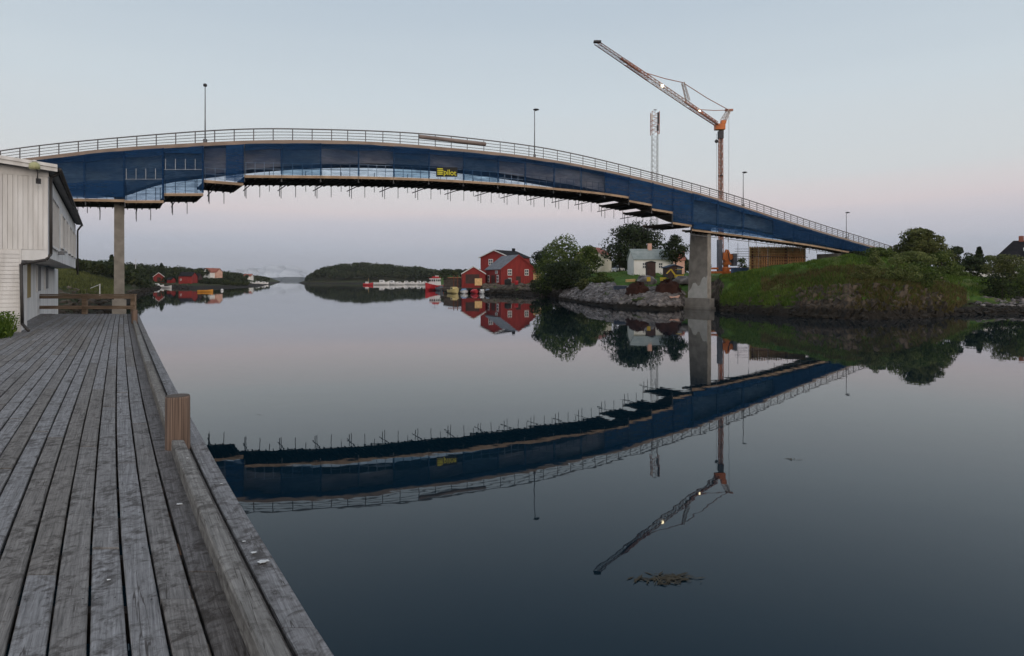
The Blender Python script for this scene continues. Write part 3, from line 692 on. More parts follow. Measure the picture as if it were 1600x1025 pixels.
for i, (x0, x1, y0, y1) in enumerate(bays):
    x1e = x1 - .4
    f = lambda x: y0 + (y1 - y0) * (x - x0) / (x1 - x0)
    zz = lambda x: zrow(x, f(x))
    seg = [x0, (x0 + x1e) / 2, x1e]
    deep = 4.9 if x0 < 1000 else 4.6
    if x0 >= 1081: deep = 1.4
    far_r = x0 >= 1081
    # decking and its two edge boards
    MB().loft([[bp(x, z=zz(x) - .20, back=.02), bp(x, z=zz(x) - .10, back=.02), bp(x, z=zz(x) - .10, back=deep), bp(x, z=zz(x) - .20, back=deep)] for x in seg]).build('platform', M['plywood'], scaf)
    MB().loft([[bp(x, z=zz(x) - .22, back=-.04), bp(x, z=zz(x), back=-.04), bp(x, z=zz(x), back=.015), bp(x, z=zz(x) - .22, back=.015)] for x in seg]).build('toe_board', M['toe'], scaf)
    MB().loft([[bp(x, z=zz(x) - .22, back=deep + .005), bp(x, z=zz(x), back=deep + .005), bp(x, z=zz(x), back=deep + .05), bp(x, z=zz(x) - .22, back=deep + .05)] for x in seg]).build('toe_board', M['toe'], scaf)
    # joists below the decking
    nj = MB()
    for k in range(5):
        x = x0 + (x1e - x0) * (k + .5) / 5
        nj.beam(bp(x, z=zz(x) - .27, back=.05), bp(x, z=zz(x) - .27, back=deep - .05), .07, .13)
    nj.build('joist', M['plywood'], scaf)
    # standards at the bay ends, hung from the edge beam
    s1 = MB().tube(bp(x0 + .5, z=zz(x0) - .55, back=.10), bp(x0 + .5, z=zd(x0) - .35, back=.10), .035, 6)
    s1.build('standard', M['steel'], scaf)
    if not far_r:
        MB().tube(bp(x0 + .5, z=zz(x0) - .75, back=deep + .1), bp(x0 + .5, z=zz(x0) + 1.1, back=deep + .1), .03, 6).build('standard', M['steel'], scaf)
        # hangers, needle tubes and couplers sticking out below the back edge
        xm = x0 + (x1e - x0) * .35
        t = MB()
        t.tube(bp(xm, z=zz(xm) - .34, back=1.6), bp(xm, z=zz(xm) - .50, back=deep + 1.7), .045, 6)
        t.tube(bp(xm, z=zz(xm) - 1.35, back=deep + .35), bp(xm, z=zz(xm) + .05, back=deep + .35), .03, 6)
        t.tube(bp(xm, z=zz(xm) - 1.1, back=deep + .95), bp(xm, z=zz(xm) - .05, back=deep + .95), .034, 6)
        x2 = x0 + (x1e - x0) * .75
        t.tube(bp(x2, z=zz(x2) - 1.25, back=deep + .3), bp(x2, z=zz(x2) - .05, back=deep + .3), .028, 6)
        t.build('needle_tube', M['dark_steel'], scaf)
        # inclined front bracket
        MB().beam(bp(x0 + 1, z=zz(x0) - .5, back=0), bp(x0 + 1, z=zz(x0) - .12, back=1.3), .05, .05).build('bracket', M['steel'], scaf)
    else:
        xm = (x0 + x1e) / 2
        t = MB()
        for bk in (.2, 1.3):
            t.tube(bp(xm, z=zz(xm) - 1.0, back=bk), bp(xm, z=zz(xm) - .1, back=bk), .03, 5)
        t.loft([[bp(x, z=zz(x) - .62 + dz, back=.3 + dx) for dx, dz in ((-.03, -.03), (.03, -.03), (.03, .03), (-.03, .03))] for x in (x0, x1e)])
        t.build('ledger_tube', M['steel'], scaf)
    # guard rail behind the net: two rails on short uprights
    g = MB(); npst = 4
    for hh in (.55, 1.05):
        g.loft([[bp(x, z=zz(x) + hh + dz, back=.22 + dx) for dx, dz in ((-.02, -.02), (.02, -.02), (.02, .02), (-.02, .02))] for x in seg])
    for k in range(npst):
        x = x0 + (x1e - x0) * (k + .2) / npst
        g.tube(bp(x, z=zz(x) - .1, back=.22), bp(x, z=zz(x) + 1.1, back=.22), .026, 5)
    g.build('guard_rail', M['steel_light'] if rb.random() < .45 else M['steel'], scaf)
    # second lift of rails higher up against the girder
    if i in (3, 4, 5, 6, 7, 12) or (i > 6 and rb.random() < .3):
        h0 = 1.9 if i != 3 else 1.7; gb_ = -.24 if i in (3, 4, 6) else .3
        if zz(x0) + h0 + 1 < zd(x0) - .4:
            g = MB()
            for hh in (h0 + .03,):
                g.loft([[bp(x, z=zz(x) + hh + dz, back=gb_ + dx) for dx, dz in ((-.013, -.013), (.013, -.013), (.013, .013), (-.013, .013))] for x in seg])
            for k in range(4):
                x = x0 + (x1e - x0) * (k + .15) / 4
                g.tube(bp(x, z=zz(x) + h0, back=gb_), bp(x, z=zz(x) + h0 + .9, back=gb_), .02, 5)
            g.build('guard_rail', M['steel_light'], scaf)
    # debris net: a sagging sheet from the edge beam to the toe board
    wx = [x0 + (x1e + .35 - x0) * k / 10 for k in range(11)]
    rows = []
    for k in range(13):
        t_ = k / 12; ring = []
        for x in wx:
            zt = zd(x) - .31; zb_ = zz(x) + .02
            sag = .10 * math.sin(t_ * math.pi) * (.6 + .8 * fbm(x * .03, t_ * 2, i)) + .05 * fbm(x * .12, t_ * 5, 3)
            ring.append(bp(x, z=zt + (zb_ - zt) * t_ + .05 * fbm(x * .05, t_ * 3, 7) * math.sin(t_ * math.pi), back=-.05 - sag))
        rows.append(ring)
    nm = 'net_mid'
    if 945 <= x0 < 1081: nm = 'net_thick'
    elif x0 >= 1081: nm = 'net_mid'
    elif i < 3: nm = 'net_mid'
    else: nm = rb.choice(['net_thin', 'net_thin', 'net_mid'])
    MB().loft(rows, closed=False, caps=False).build('debris_net', M[nm], scaf, True)
    # doubled strip of net along the top and loose laps
    def lap(xa, xb, ta, tb, mat, off):
        rr = []
        for k in range(5):
            t_ = ta + (tb - ta) * k / 4; ring = []
            for j in range(9):
                x = xa + (xb - xa) * j / 8
                zt = zd(x) - .31; zb_ = zz(x) + .02
                w_ = (.02 if k in (0, 4) else 0) * math.sin(x * .06 + i + k)
                ring.append(bp(x, z=zt + (zb_ - zt) * min(1, max(0, t_ + w_)), back=-.22 - off - .03 * math.sin(k * 1.3 + j)))
            rr.append(ring)
        MB().loft(rr, closed=False, caps=False).build('debris_net', M[mat], scaf, True)
    lap(x1e - 2.2, x1e + .2, 0, 1, 'net_mid', .06)
    if 6 <= i < 18: lap(x0, x1e, -.0, .20, 'net_mid', .03)
    if i < 3: lap(x0, x1e, .62, .98, 'net_thick', .03); lap(x0, x1e, 0, .16, 'net_mid', .04)
    if i == 5: lap(352, 380, .0, 1.0, 'net_thick', .05)
    if i in (3, 4): lap(x0, x1e, .0, .14, 'net_thick', .03); lap(x1e - 3, x1e, 0, 1, 'net_thick', .05)
    if 1081 <= x0 < 1208: lap(x0, x1e, .0, .16, 'net_thick', .03); lap(x0, x1e, .82, 1.0, 'net_thick', .03)
    if x0 >= 1208: lap(x0, x1e, .0, .9, 'net_mid', .03)

# black banner with yellow print on the net
sc_ = thing('banner', 'black banner with yellow stripes and lettering hung on the blue net', 'banner', bp(696, z=zrow(696, 277)))
def bquad(x0, y0, x1, y1, off, th, mat, name, parent):
    MB().loft([[bp(x, y=y1, back=-off), bp(x, y=y0, back=-off), bp(x, y=y0, back=-off + th), bp(x, y=y1, back=-off + th)] for x in (x0, x1)]).build(name, mat, parent)
bquad(678.5, 262.5, 711.5, 277.2, .42, .02, M['black'], 'cloth', sc_)
for k in range(4):
    bquad(680.2 - .0, 263.9 + k * 2.75, 688.6 + (.8 if k == 1 else 0), 265.7 + k * 2.75, .436, .012, M['yellow'], 'stripe', sc_)
tx = bpy.data.curves.new('lettering', 'FONT'); tx.body = 'pilot'; tx.size = .70; tx.extrude = .006; tx.align_x = 'LEFT'; tx.offset = .012
to = bpy.data.objects.new('lettering', tx); COL.objects.link(to); tx.materials.append(M['yellow'])
bpy.context.view_layer.update()
lm = bpy.data.meshes.new_from_object(to.evaluated_get(bpy.context.evaluated_depsgraph_get())); bpy.data.objects.remove(to)
to = bpy.data.objects.new('lettering', lm); COL.objects.link(to)
tt = tang(695)
to.matrix_world = Matrix.Translation(bp(689.6, y=273.6, back=-.44)) @ Matrix.Rotation(math.atan2(tt.y, tt.x), 4, 'Z') @ Matrix.Rotation(R(90), 4, 'X')
to.parent = sc_; to.matrix_parent_inverse = ROOTM[sc_.name].inverted()
# long pipe hung on the railing
pr = thing('pipe', 'long weathered grey brown pipe hung along the bridge railing', 'pipe', bp(706, z=zrow(706, 219)))
MB().tube(bp(654.5, y=213.8, back=-.12), bp(757.5, y=225.6, back=-.12), .19, 12).build('tube', M['pipe'], pr, True)
for x, y in ((681, 216.6), (706, 219.5), (731, 222.4)):
    MB().tube(bp(x, y=y + 3.3, back=-.12), bp(x, y=y - 4.2, back=.08), .02, 6).build('strap', M['dark_steel'], pr)

def street_lamp(px, ytop, ybase, head, back, label):
    base = bp(px, z=zd(px) + .004, back=back); top = base.copy()
    top.z = EYE + (HZ - ytop) / F * base.y
    t = thing('street_lamp', label, 'street lamp', base, 0, 'street lamps along the bridge')
    MB().tube(base, top, .055, 8, .035).build('pole', M['steel'], t, True)
    MB().box(base + Vector((0, 0, .15)), (.24, .24, .3)).build('base_plate', M['steel'], t)
    if head == 'ball':
        MB().lathe(top, [(.04, 0), (.13, .03), (.16, .12), (.13, .22), (.04, .27)], 12).build('lantern', M['dark_steel'], t, True)
    else:
        MB().beam(top, top + Vector((.45, -.1, .12)), .06, .06).build('arm', M['steel'], t)
        MB().lathe(top + Vector((.15, -.05, .08)), [(.08, 0), (.30, .02), (.27, .09), (.08, .14)], 10).build('lantern', M['dark_steel'], t, True)
lb = 7.75
street_lamp(321, 135.5, 0, 'ball', .2, 'tall lamp post with ball lantern above the bridge crest')
street_lamp(837, 173.5, 0, 'flat', .2, 'slim lamp post with flat lantern right of the hung pipe')
street_lamp(1163.5, 271, 0, 'flat', .2, 'slim lamp post just right of the crane mast on bridge')
street_lamp(1324.5, 333.5, 0, 'flat', .2, 'lamp post near the low right end of the bridge')

# ------------------------------------------------------------------ timber dock
DZ = 1.8
def edge_x(Yp): return .815 + .10 * math.exp(-(max(Yp, 1.2) - 2.72) / 2.5) - .613 * Yp + .06 * (max(0, Yp) / 28.5) ** 4
def dk(off, Yp, z=DZ):
    """point on the dock: off metres to the left of the outer edge, at depth Yp"""
    return Vector((edge_x(Yp) - off, Yp, z))
dock = thing('wooden_dock', 'weathered grey plank dock running along the white warehouse', 'dock', dk(2, 14))
rp_ = random.Random(11)
PITCH = .1765; NROW = 28; YEND = 30.0
board_edges = []
for r in range(NROW):
    o0 = r * PITCH; o1 = o0 + PITCH - rp_.uniform(.014, .022)
    ys = 0.2 + rp_.uniform(-3.5, 0.3) if r else -1.2
    if o0 > 1.6: ys = max(ys, (o0 - .9) / .194 * .55 - 2 + rp_.uniform(0, 3))
    if o0 > 4.0: ys = max(ys, 14.0)
    y = ys
    while y < YEND - .1:
        ln = rp_.uniform(3.2, 4.9)
        y2 = min(y + ln, YEND + rp_.uniform(-.05, .05))
        if YEND - y2 < 1.0: y2 = YEND + rp_.uniform(-.05, .05)
        mb = MB(); dz0 = rp_.uniform(-.005, .005); dz1 = rp_.uniform(-.005, .005); th = .045
        c_ = .006; n = 4; j = [rp_.uniform(-.003, .003) for _ in range(n + 1)]
        rings = []
        for k in range(n + 1):
            t_ = k / n; yy = y + (y2 - .012 - y) * t_; top = DZ + dz0 + (dz1 - dz0) * t_
            a_ = o0 + j[k]; b_ = o1 + j[k] * .6
            rings.append([dk(a_, yy, top - th), dk(a_, yy, top - c_), dk(a_ + c_, yy, top), dk(b_ - c_, yy, top), dk(b_, yy, top - c_), dk(b_, yy, top - th)])
        mb.loft(rings)
        o_ = mb.build('plank', M['plank_dark'] if r in (1, 2) else M['plank'], dock)
        board_edges.append((o0, o1, y, y2))
        y = y2
# joists and bearers below the planks
jo = MB()
for k in range(52):
    yy = -1.0 + k * .6
    jo.beam(dk(.02, yy, DZ - .125), dk(5.0, yy, DZ - .125), .07, .15)
jo = jo.build('joist', M['old_wood'], dock); jo['kind'] = 'stuff'
for k in range(8):
    MB().tube(dk(.12, 1.5 + k * 4, -1.5), dk(.12, 1.5 + k * 4, DZ - .205), .11, 10).build('pile', M['old_wood'], dock, True)
# raised kerb timbers between the mooring posts
def kerb(y0, y1):
    c_ = .012; rings = []
    for k in range(5):
        yy = y0 + (y1 - y0) * k / 4
        a_, b_ = .246, .366; z0, z1 = DZ + .008, DZ + .122
        rings.append([dk(a_, yy, z0), dk(a_, yy, z1 - c_), dk(a_ + c_, yy, z1), dk(b_ - c_, yy, z1), dk(b_, yy, z1 - c_), dk(b_, yy, z0)])
    MB().loft(rings).build('kerb_timber', M['kerb'], dock)
kerb(-1.0, 2.2); kerb(2.22, 5.9); kerb(6.24, 11.6); kerb(11.62, 17.2); kerb(17.22, 23.2); kerb(23.5, 29.9)
# small bolts heads and droppings on the planks
for off, yy, rr in ((.075, 3.62, .020), (.10, 3.74, .011), (.44, 4.55, .014), (.29, 5.3, .007), (.06, 5.0, .006), (.12, 3.9, .007), (.95, 3.4, .006)):
    zt = DZ + (.1235 if .25 < off < .36 else .0062)
    mb = MB(); ps = [dk(off, yy, zt) + Vector((rr * (1 + .9 * fbm(k * .9, off * 9, 2)) * math.cos(k * .349) * 1.4, rr * (1 + .9 * fbm(k, off * 7, 5)) * math.sin(k * .349), 0)) for k in range(18)]
    mb.prism(ps, (0, 0, .0015)).build('bird_dropping', M['dropping'], dock)
# nail heads over the joists
nl = MB()
for o0, o1, ya, yb in board_edges:
    for k in range(16):
        yy = -1.0 + k * .6
        if ya + .05 < yy < yb - .05:
            for f_ in (.2, .8):
                off = o0 + (o1 - o0) * f_ + rp_.uniform(-.012, .012); c_ = dk(off, yy + rp_.uniform(-.015, .015), DZ + .0052)
                if .235 < off < .375: continue
                nl.lathe(c_, [(.0052, 0), (.0045, .0014)], 6)
nl = nl.build('nail', M['dark_steel'], dock); nl['kind'] = 'stuff'

def mooring_post(off, yy, r, h, label):
    p = dk(off, yy, DZ)
    t = thing('mooring_post', label, 'mooring post', (p.x, p.y, DZ), 0, 'mooring posts along the dock edge')
    prof = [(r * 1.02, -3), (r * 1.02, -.1), (r, .05), (r * .985, h - .02), (r * .95, h - .004)]
    mb = MB()
    mb.lathe(p, prof, 28)
    ob = mb.build('trunk_post', M['post'], t, True)
    MB().lathe(p + Vector((0, 0, h - .004)), [(r * .945, 0), (r * .93, .006), (.01, .008)], 24).build('sawn_top', M['old_wood'], t)
mooring_post(.29, 6.08, .108, .50, 'thick round timber mooring post nearest on the dock edge')
mooring_post(.30, 23.35, .10, .50, 'small far mooring post beside the corner of the dock railing')

fence = thing('dock_railing', 'brown timber two rail fence closing the far end of the dock', 'railing', (-20, 29.7, DZ))
FY = 29.7
fx = lambda px: (px - 800) / F * FY
for px, w_ in ((57, .10), (132.5, .20), (208.5, .19)):
    MB().box((fx(px), FY, DZ + .45), (w_, .14, .89)).build('post', M['rail_wood'], fence)
for x0, x1 in ((58, 132), (133, 210)):
    MB().beam((fx(x0), FY - .1, DZ + .80), (fx(x1), FY - .1, DZ + .80), .055, .15).build('rail_board', M['rail_wood'], fence)
    MB().beam((fx(x0), FY - .1, DZ + .32), (fx(x1), FY - .1, DZ + .32), .055, .15).build('rail_board', M['rail_wood'], fence)
MB().beam((fx(54), FY - .02, DZ + .913), (fx(212), FY - .02, DZ + .913), .24, .045).build('cap_board', M['rail_wood'], fence)

# ------------------------------------------------------------------ white warehouse
BU = Vector((-.537, .844, 0)); BV = Vector((-.844, -.537, 0)); BC = Vector((-14.5, 20.0, 0))
def wp(a, b_, z): return BC + BU * a + BV * b_ + Vector((0, 0, z))
def wbox(a0, a1, b0, b1, z0, z1):
    return MB().hexa([wp(a0, b0, z0), wp(a1, b0, z0), wp(a1, b1, z0), wp(a0, b1, z0), wp(a0, b0, z1), wp(a1, b0, z1), wp(a1, b1, z1), wp(a0, b1, z1)])
wh = thing('warehouse', 'white timber warehouse with overhanging upper floor beside the dock', 'building', wp(8, 1, DZ))
E = EYE
UL = 22.5
wbox(0, UL, 0, 9, E + .69, E + 3.30).build('upper_wall', M['white_render'], wh)
wbox(-.02, 2.2, .70, 9, 1.2, E + .95).build('lower_front', M['white_paint'], wh)
wbox(2.2, 26, 1.05, 9, 1.0, E + .685).build('lower_wall', M['white_render'], wh)
# vertical boards of the gable front
x = 0.0
while x < 2.6:
    wbox(-.035, -.002, x + .004, x + .118, E + .93, E + 3.20).build('cladding_board', M['white_paint'], wh); x += .124
wbox(-.05, -.001, -.02, 3, E + 3.202, E + 3.50).build('frieze_board', M['white_paint'], wh)
wbox(-.03, -.001, .0, .70, E + .60, E + .92).build('sill_beam', M['white_render'], wh)
# horizontal boards of the lower front
z = 1.45
while z < E + .9:
    wbox(-.06, -.021, .712, 2.6, z + .004, z + .118).build('cladding_board', M['white_paint'], wh); z += .124
wbox(-.07, -.02, .66, .71, 1.3, E + .95).build('corner_board', M['white_paint'], wh)
# roof, barge boards, gutter
def slab(a0, a1, b0, b1, z0, z1, th):
    return MB().hexa([wp(a0, b0, z0), wp(a1, b0, z0), wp(a1, b1, z1), wp(a0, b1, z1), wp(a0, b0, z0 + th), wp(a1, b0, z0 + th), wp(a1, b1, z1 + th), wp(a0, b1, z1 + th)])
slab(-.32, UL + .4, -.24, 9, E + 3.42, E + 4.35, .10).build('roof', M['roof_dark'], wh)
slab(-.40, -.325, -.26, 9, E + 3.34, E + 4.29, .21).build('barge_board', M['white_paint'], wh)
slab(-.44, -.402, -.26, 9, E + 3.46, E + 4.41, .10).build('barge_board', M['white_paint'], wh)
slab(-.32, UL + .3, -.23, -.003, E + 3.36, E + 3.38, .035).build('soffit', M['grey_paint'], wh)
MB().tube(wp(-.3, -.31, E + 3.42), wp(UL + .5, -.31, E + 3.36), .065, 8).build('gutter', M['pipe_dark'], wh, True)
dp = MB()
for a_, b_ in (((.06, -.07, E + 3.2), (.06, -.07, E + .8)), ((.06, -.07, E + .8), (-.03, .05, E + .62)), ((-.03, .05, E + .62), (-.10, .66, E + .48)), ((-.10, .66, E + .48), (-.12, .63, 2.05)), ((-.12, .63, 2.05), (-.5, .45, 1.86)), ((.06, -.07, E + 3.2), (.0, -.3, E + 3.38))):
    dp.tube(wp(*a_), wp(*b_), .045, 8)
dp.build('drainpipe', M['pipe_dark'], wh, True)
dp = MB().tube(wp(UL - .1, -.31, E + 3.32), wp(UL - .1, -.1, E + 3.0), .05, 8).tube(wp(UL - .1, -.1, E + 3.0), wp(UL - .1, -.1, E + .3), .05, 8)
dp.build('drainpipe', M['pipe_dark'], wh, True)
# windows of the long side
def wwin(a0, a1, z0, z1, cols, b_=0.0):
    fr = MB(); t_ = .07
    fr.v, fr.f = [], []
    for q_ in ((a0, a1, z0, z0 + t_), (a0, a1, z1 - t_, z1), (a0, a0 + t_, z0 + t_, z1 - t_), (a1 - t_, a1, z0 + t_, z1 - t_)):
        h_ = wbox(q_[0], q_[1], b_ - .07, b_ + .02, q_[2], q_[3]); fr.add(h_.v, h_.f)
    for k in range(1, cols):
        am = a0 + (a1 - a0) * k / cols; h_ = wbox(am - .05, am + .05, b_ - .06, b_ + .02, z0 + t_, z1 - t_); fr.add(h_.v, h_.f)
    w_ = fr.build('window', M['frame'], wh)
    for k in range(cols):
        c0 = a0 + (a1 - a0) * k / cols + .05; c1 = a0 + (a1 - a0) * (k + 1) / cols - .05
        wbox(max(c0, a0 + t_), min(c1, a1 - t_), b_ - .012, b_ - .004, z0 + t_, z1 - t_).build('pane', M['glass'], w_)
wwin(.45, 4.6, E + 1.05, E + 2.75, 5)
for a0, a1 in ((6.7, 8.9), (9.7, 11.3), (13.0, 15.2), (16.2, 18.6), (19.4, 21.2)):
    wwin(a0, a1, E + 1.25, E + 2.65, 2)
wbox(4.9, 5.4, -.2, -.002, E + .95, E + 1.08).build('bracket', M['grey_paint'], wh)
# lower side: doors and tall narrow windows
for a0, a1, z0, z1, mt, nm in ((3.4, 4.1, 2.0, 3.75, 'glass', 'window'), (5.6, 7.2, 2.7, 4.03, 'ochre', 'door'), (10.4, 12.0, 2.9, 4.0, 'grey_paint', 'shutter'), (14.8, 16.6, 2.95, 3.98, 'grey_paint', 'shutter')):
    wbox(a0, a1, .99, 1.048, z0, z1).build(nm, M[mt], wh)
    wbox(a0 - .12, a0 - .005, .985, 1.048, z0 - .05, z1 + .05).build('trim', M['frame'], wh)
# yard lamp on the gable
lp = P(60, 283, 19.55)
wl = thing('wall_lamp', 'yellowed dome lamp on an iron arm on the white gable', 'lamp', lp)
MB().box(lp, (.09, .1, .16)).build('wall_bracket', M['dark_steel'], wl)
mb = MB(); pts = [lp + Vector((0, -.06, 0)), P(59, 270, 19.4), P(57, 263, 19.3)]
for p_, q_ in zip(pts, pts[1:]): mb.tube(p_, q_, .014, 6)
mb.build('arm', M['dark_steel'], wl)
MB().lathe(P(54, 264.5, 19.25), [(.14, 0), (.145, .09), (.13, .17), (.06, .215), (.03, .22)], 16).build('shade', M['lamp_shade'], wl, True)
MB().lathe(P(54, 264.5, 19.25) + Vector((0, 0, .222)), [(.07, 0), (.05, .05), (.01, .06)], 12).build('cap', M['white_paint'], wl, True)

# ------------------------------------------------------------------ plants: leaf clouds
def leaf_cloud(mb, c, r, n, size, rg, squash=1.0, flat=.0):
    """n leaf-sized quads through an ellipsoid, denser to its skin"""
    for _ in range(n):
        u = Vector((rg.gauss(0, 1), rg.gauss(0, 1), rg.gauss(0, 1))).normalized()
        rad = rg.uniform(.45, 1.0) ** .5
        p = Vector(c) + Vector((u.x * r[0], u.y * r[1], u.z * r[2])) * rad
        s = size * rg.uniform(.6, 1.4)
        nn = (u + Vector((rg.gauss(0, .6), rg.gauss(0, .6), rg.gauss(0, .6) + .3))).normalized()
        x = nn.orthogonal().normalized(); x = Matrix.Rotation(rg.uniform(0, 6.28), 3, nn) @ x; y = nn.cross(x)
        k = len(mb.v)
        mb.v += [tuple(p - x * s * .5), tuple(p + y * s * .32), tuple(p + x * s * .55), tuple(p - y * s * .32)]
        mb.f.append((k, k + 1, k + 2, k + 3))

def tree(name, label, px, d, zb, h, w, mat, n=2600, leaf=.34, seed=1, crown_lo=.22, lobes=16, group=None, dw=None, cat='tree'):
    rg = random.Random(seed); base = PZ(px, zb, d)
    if isinstance(h, tuple): h = EYE + (HZ - h[1]) / F * d - zb
    t = thing(name, label, cat, base, 0, group)
    tr = MB(); top = base + Vector((rg.uniform(-.2, .2), 0, h * .72))
    rr = max(.07, h * .022)
    tr.tube(base - Vector((0, 0, .4)), base.lerp(top, .5), rr, 7, rr * .7); tr.tube(base.lerp(top, .5), top, rr * .7, 7, rr * .2)
    cr_ = MB(); dw = dw or w
    lob = []
    for k in range(lobes):
        an = rg.uniform(0, 6.283); f = rg.random() ** .6; zz = rg.uniform(crown_lo + .12, .88)
        wid = math.sin(min(1, max(.18, (zz - crown_lo) / (1 - crown_lo) * .85 + .2)) * math.pi) ** .6
        c_ = base + Vector((math.cos(an) * w * .40 * f * wid, math.sin(an) * dw * .38 * f * wid, zz * h))
        r_ = rg.uniform(.17, .27)
        lob.append((c_, (w * r_, dw * r_, min(w, h) * r_ * .8)))
    lob.append((base + Vector((0, 0, h * .86)), (w * .22, dw * .22, h * .14))); lob.append((base + Vector((0, 0, h * (crown_lo + .3))), (w * .34, dw * .34, h * .26)))
    for c_, r_ in lob:
        leaf_cloud(cr_, c_, r_, n // len(lob), leaf, rg)
        tr.tube(base.lerp(top, rg.uniform(.3, .8)), c_, rr * .32, 5, rr * .1, False)
    tr.build('trunk', M['bark'], t)
    cr_.build('crown', M[mat], t)
    return t
def conifer(label, px, d, zb, h, w, seed, n=1500, leaf=.5):
    rg = random.Random(seed); base = PZ(px, zb, d)
    t = thing('spruce_tree', label, 'tree', base)
    MB().tube(base - Vector((0, 0, .4)), base + Vector((0, 0, h)), h * .02, 6, .02).build('trunk', M['bark'], t)
    cr_ = MB(); tiers = 13
    for k in range(tiers):
        f = k / tiers; zz = h * (.1 + .9 * f); r_ = w * .5 * (1 - f) ** .9 + .1
        for j in range(7):
            an = j * .9 + k * 1.7 + rg.uniform(-.2, .2); rr = r_ * rg.uniform(.75, 1.15)
            leaf_cloud(cr_, base + Vector((math.cos(an) * rr * .55, math.sin(an) * rr * .55, zz - .1 * rr)), (rr * .5, rr * .5, h * .035), max(4, n // (tiers * 7)), leaf, rg)
    cr_.build('crown', M['leaf_dark'], t)

ez = east.z
# behind the red boathouses and the cottage
tree('broadleaf_tree', 'large round tree beside the red boathouses', 880, 122, ez(880, 122), Y(369), 10.2, 'leaf', 6800, .43, 1, .02, 26)
tree('broadleaf_tree', 'dark bushy tree between the red gable and the large round tree', 846, 130, ez(846, 130), Y(391), 6.0, 'leaf_dark', 2200, .42, 2, .0, 14)
tree('broadleaf_tree', 'ragged tree on the right flank of the large round tree', 917, 133, ez(917, 133), 6.6, 6.4, 'leaf', 2800, .44, 3, .0, 12)
tree('broadleaf_tree', 'low dense bush on the shore below the large round tree', 890, 112, ez(890, 112), 5.2, 11.0, 'leaf_dark', 4200, .44, 4, .0, 18)
tree('broadleaf_tree', 'broad dark tree standing behind the white cottage', 988, 142, ez(988, 142), Y(350), 17.5, 'leaf_dark', 8500, .5, 5, .16, 26)
tree('broadleaf_tree', 'dark drooping tree at the left gable of the white cottage', 968, 140, ez(968, 140), 6.2, 4.5, 'leaf_dark', 1500, .42, 15, .02, 10)
tree('broadleaf_tree', 'tree with open branches between cottage and concrete pier', 1055, 121, ez(1055, 121), Y(365), 5.6, 'leaf_dark', 2000, .40, 6, .22, 14)
tree('garden_shrub', 'green shrub on the bank below the cream house', 938, 103, ez(938, 103), 2.0, 4.4, 'leaf', 1300, .3, 7, .0, 9, cat='shrub')
tree('garden_shrub', 'low shrub at the left end of the grey stone bank', 912, 100, ez(912, 100), 1.9, 3.2, 'leaf_olive', 900, .3, 8, .0, 8, cat='shrub')
# right bank
tree('broadleaf_tree', 'tall rounded olive tree where the bridge comes ashore', 1438, 82, ez(1438, 82), Y(357), 7.4, 'leaf_olive', 9500, .31, 20, .0, 24)
tree('garden_shrub', 'light green willow shrub at the foot of the tall olive tree', 1424, 74, ez(1424, 74), Y(393), 5.4, 'leaf_light', 4600, .2, 21, .0, 22, cat='shrub')
tree('garden_shrub', 'leafy green shrub right under the end of the bridge nets', 1372, 76, ez(1372, 76), Y(387), 4.0, 'leaf', 2600, .2, 22, .0, 16, cat='shrub')
tree('garden_shrub', 'narrow pale sapling on the grass edge above the rocks', 1368, 68, ez(1368, 68), Y(390), 1.6, 'leaf_light', 800, .17, 23, .0, 9, cat='shrub')
tree('garden_shrub', 'rounded shrub on the right flank of the tall olive tree', 1470, 78, ez(1470, 78), Y(393), 3.6, 'leaf', 2200, .22, 24, .0, 14, cat='shrub')
tree('garden_shrub', 'dark hedge filling the gap beside the low bridge pier', 1340, 90, ez(1340, 90), Y(393), 4.5, 'leaf_dark', 1500, .22, 25, .0, 12, cat='hedge')
tree('broadleaf_tree', 'dark tree right of the olive tree by the parked cars', 1496, 106, ez(1496, 106), Y(385), 4.2, 'leaf_dark', 2000, .34, 26, .05, 14)
tree('broadleaf_tree', 'small dark tree between two slender spruces and dark tree', 1513, 109, ez(1513, 109), Y(394), 3.2, 'leaf_dark', 1200, .34, 27, .05, 10)
conifer('slender dark spruce left of the black roofed house', 1530, 108, ez(1530, 108), 5.3, 2.7, 28)
tree('broadleaf_tree', 'light tree in front of the black roofed house corner', 1547, 112, ez(1547, 112), Y(398), 3.4, 'leaf_light', 1200, .3, 29, .05, 10)
tree('garden_shrub', 'big rounded pale shrub in front of the black roofed house', 1578, 79, ez(1578, 79), Y(397), 6.4, 'leaf_olive', 4200, .22, 30, .0, 24, cat='shrub')
tree('garden_shrub', 'green shrub at the right edge beside the big pale shrub', 1618, 77, ez(1618, 77), Y(399), 4.5, 'leaf', 2400, .22, 31, .0, 14, cat='shrub')
tree('garden_shrub', 'small green bush on the grass behind the timber formwork', 1160, 103, ez(1160, 103), 2.6, 2.4, 'leaf', 600, .24, 32, .1, 8, cat='shrub')
tree('garden_shrub', 'pale green shrub hanging over the rocks below the olive tree', 1402, 61.5, ez(1402, 61.5), 2.5, 3.6, 'leaf_light', 2800, .17, 33, .0, 14, cat='shrub')
tree('garden_shrub', 'green shrub on the rocky edge right of the pale hanging shrub', 1440, 63.5, ez(1440, 63.5), 2.7, 3.4, 'leaf', 2600, .17, 34, .0, 14, cat='shrub')
tree('garden_shrub', 'small ochre green bush at the brink of the rock face', 1352, 61, ez(1352, 61), 1.7, 3.0, 'leaf_olive', 1800, .15, 35, .0, 10, cat='shrub')
tree('broadleaf_tree', 'low dark tree hiding the gap left of the slender spruce', 1521, 98, ez(1521, 98), Y(402), 4.6, 'leaf_dark', 2200, .32, 36, .0, 14)
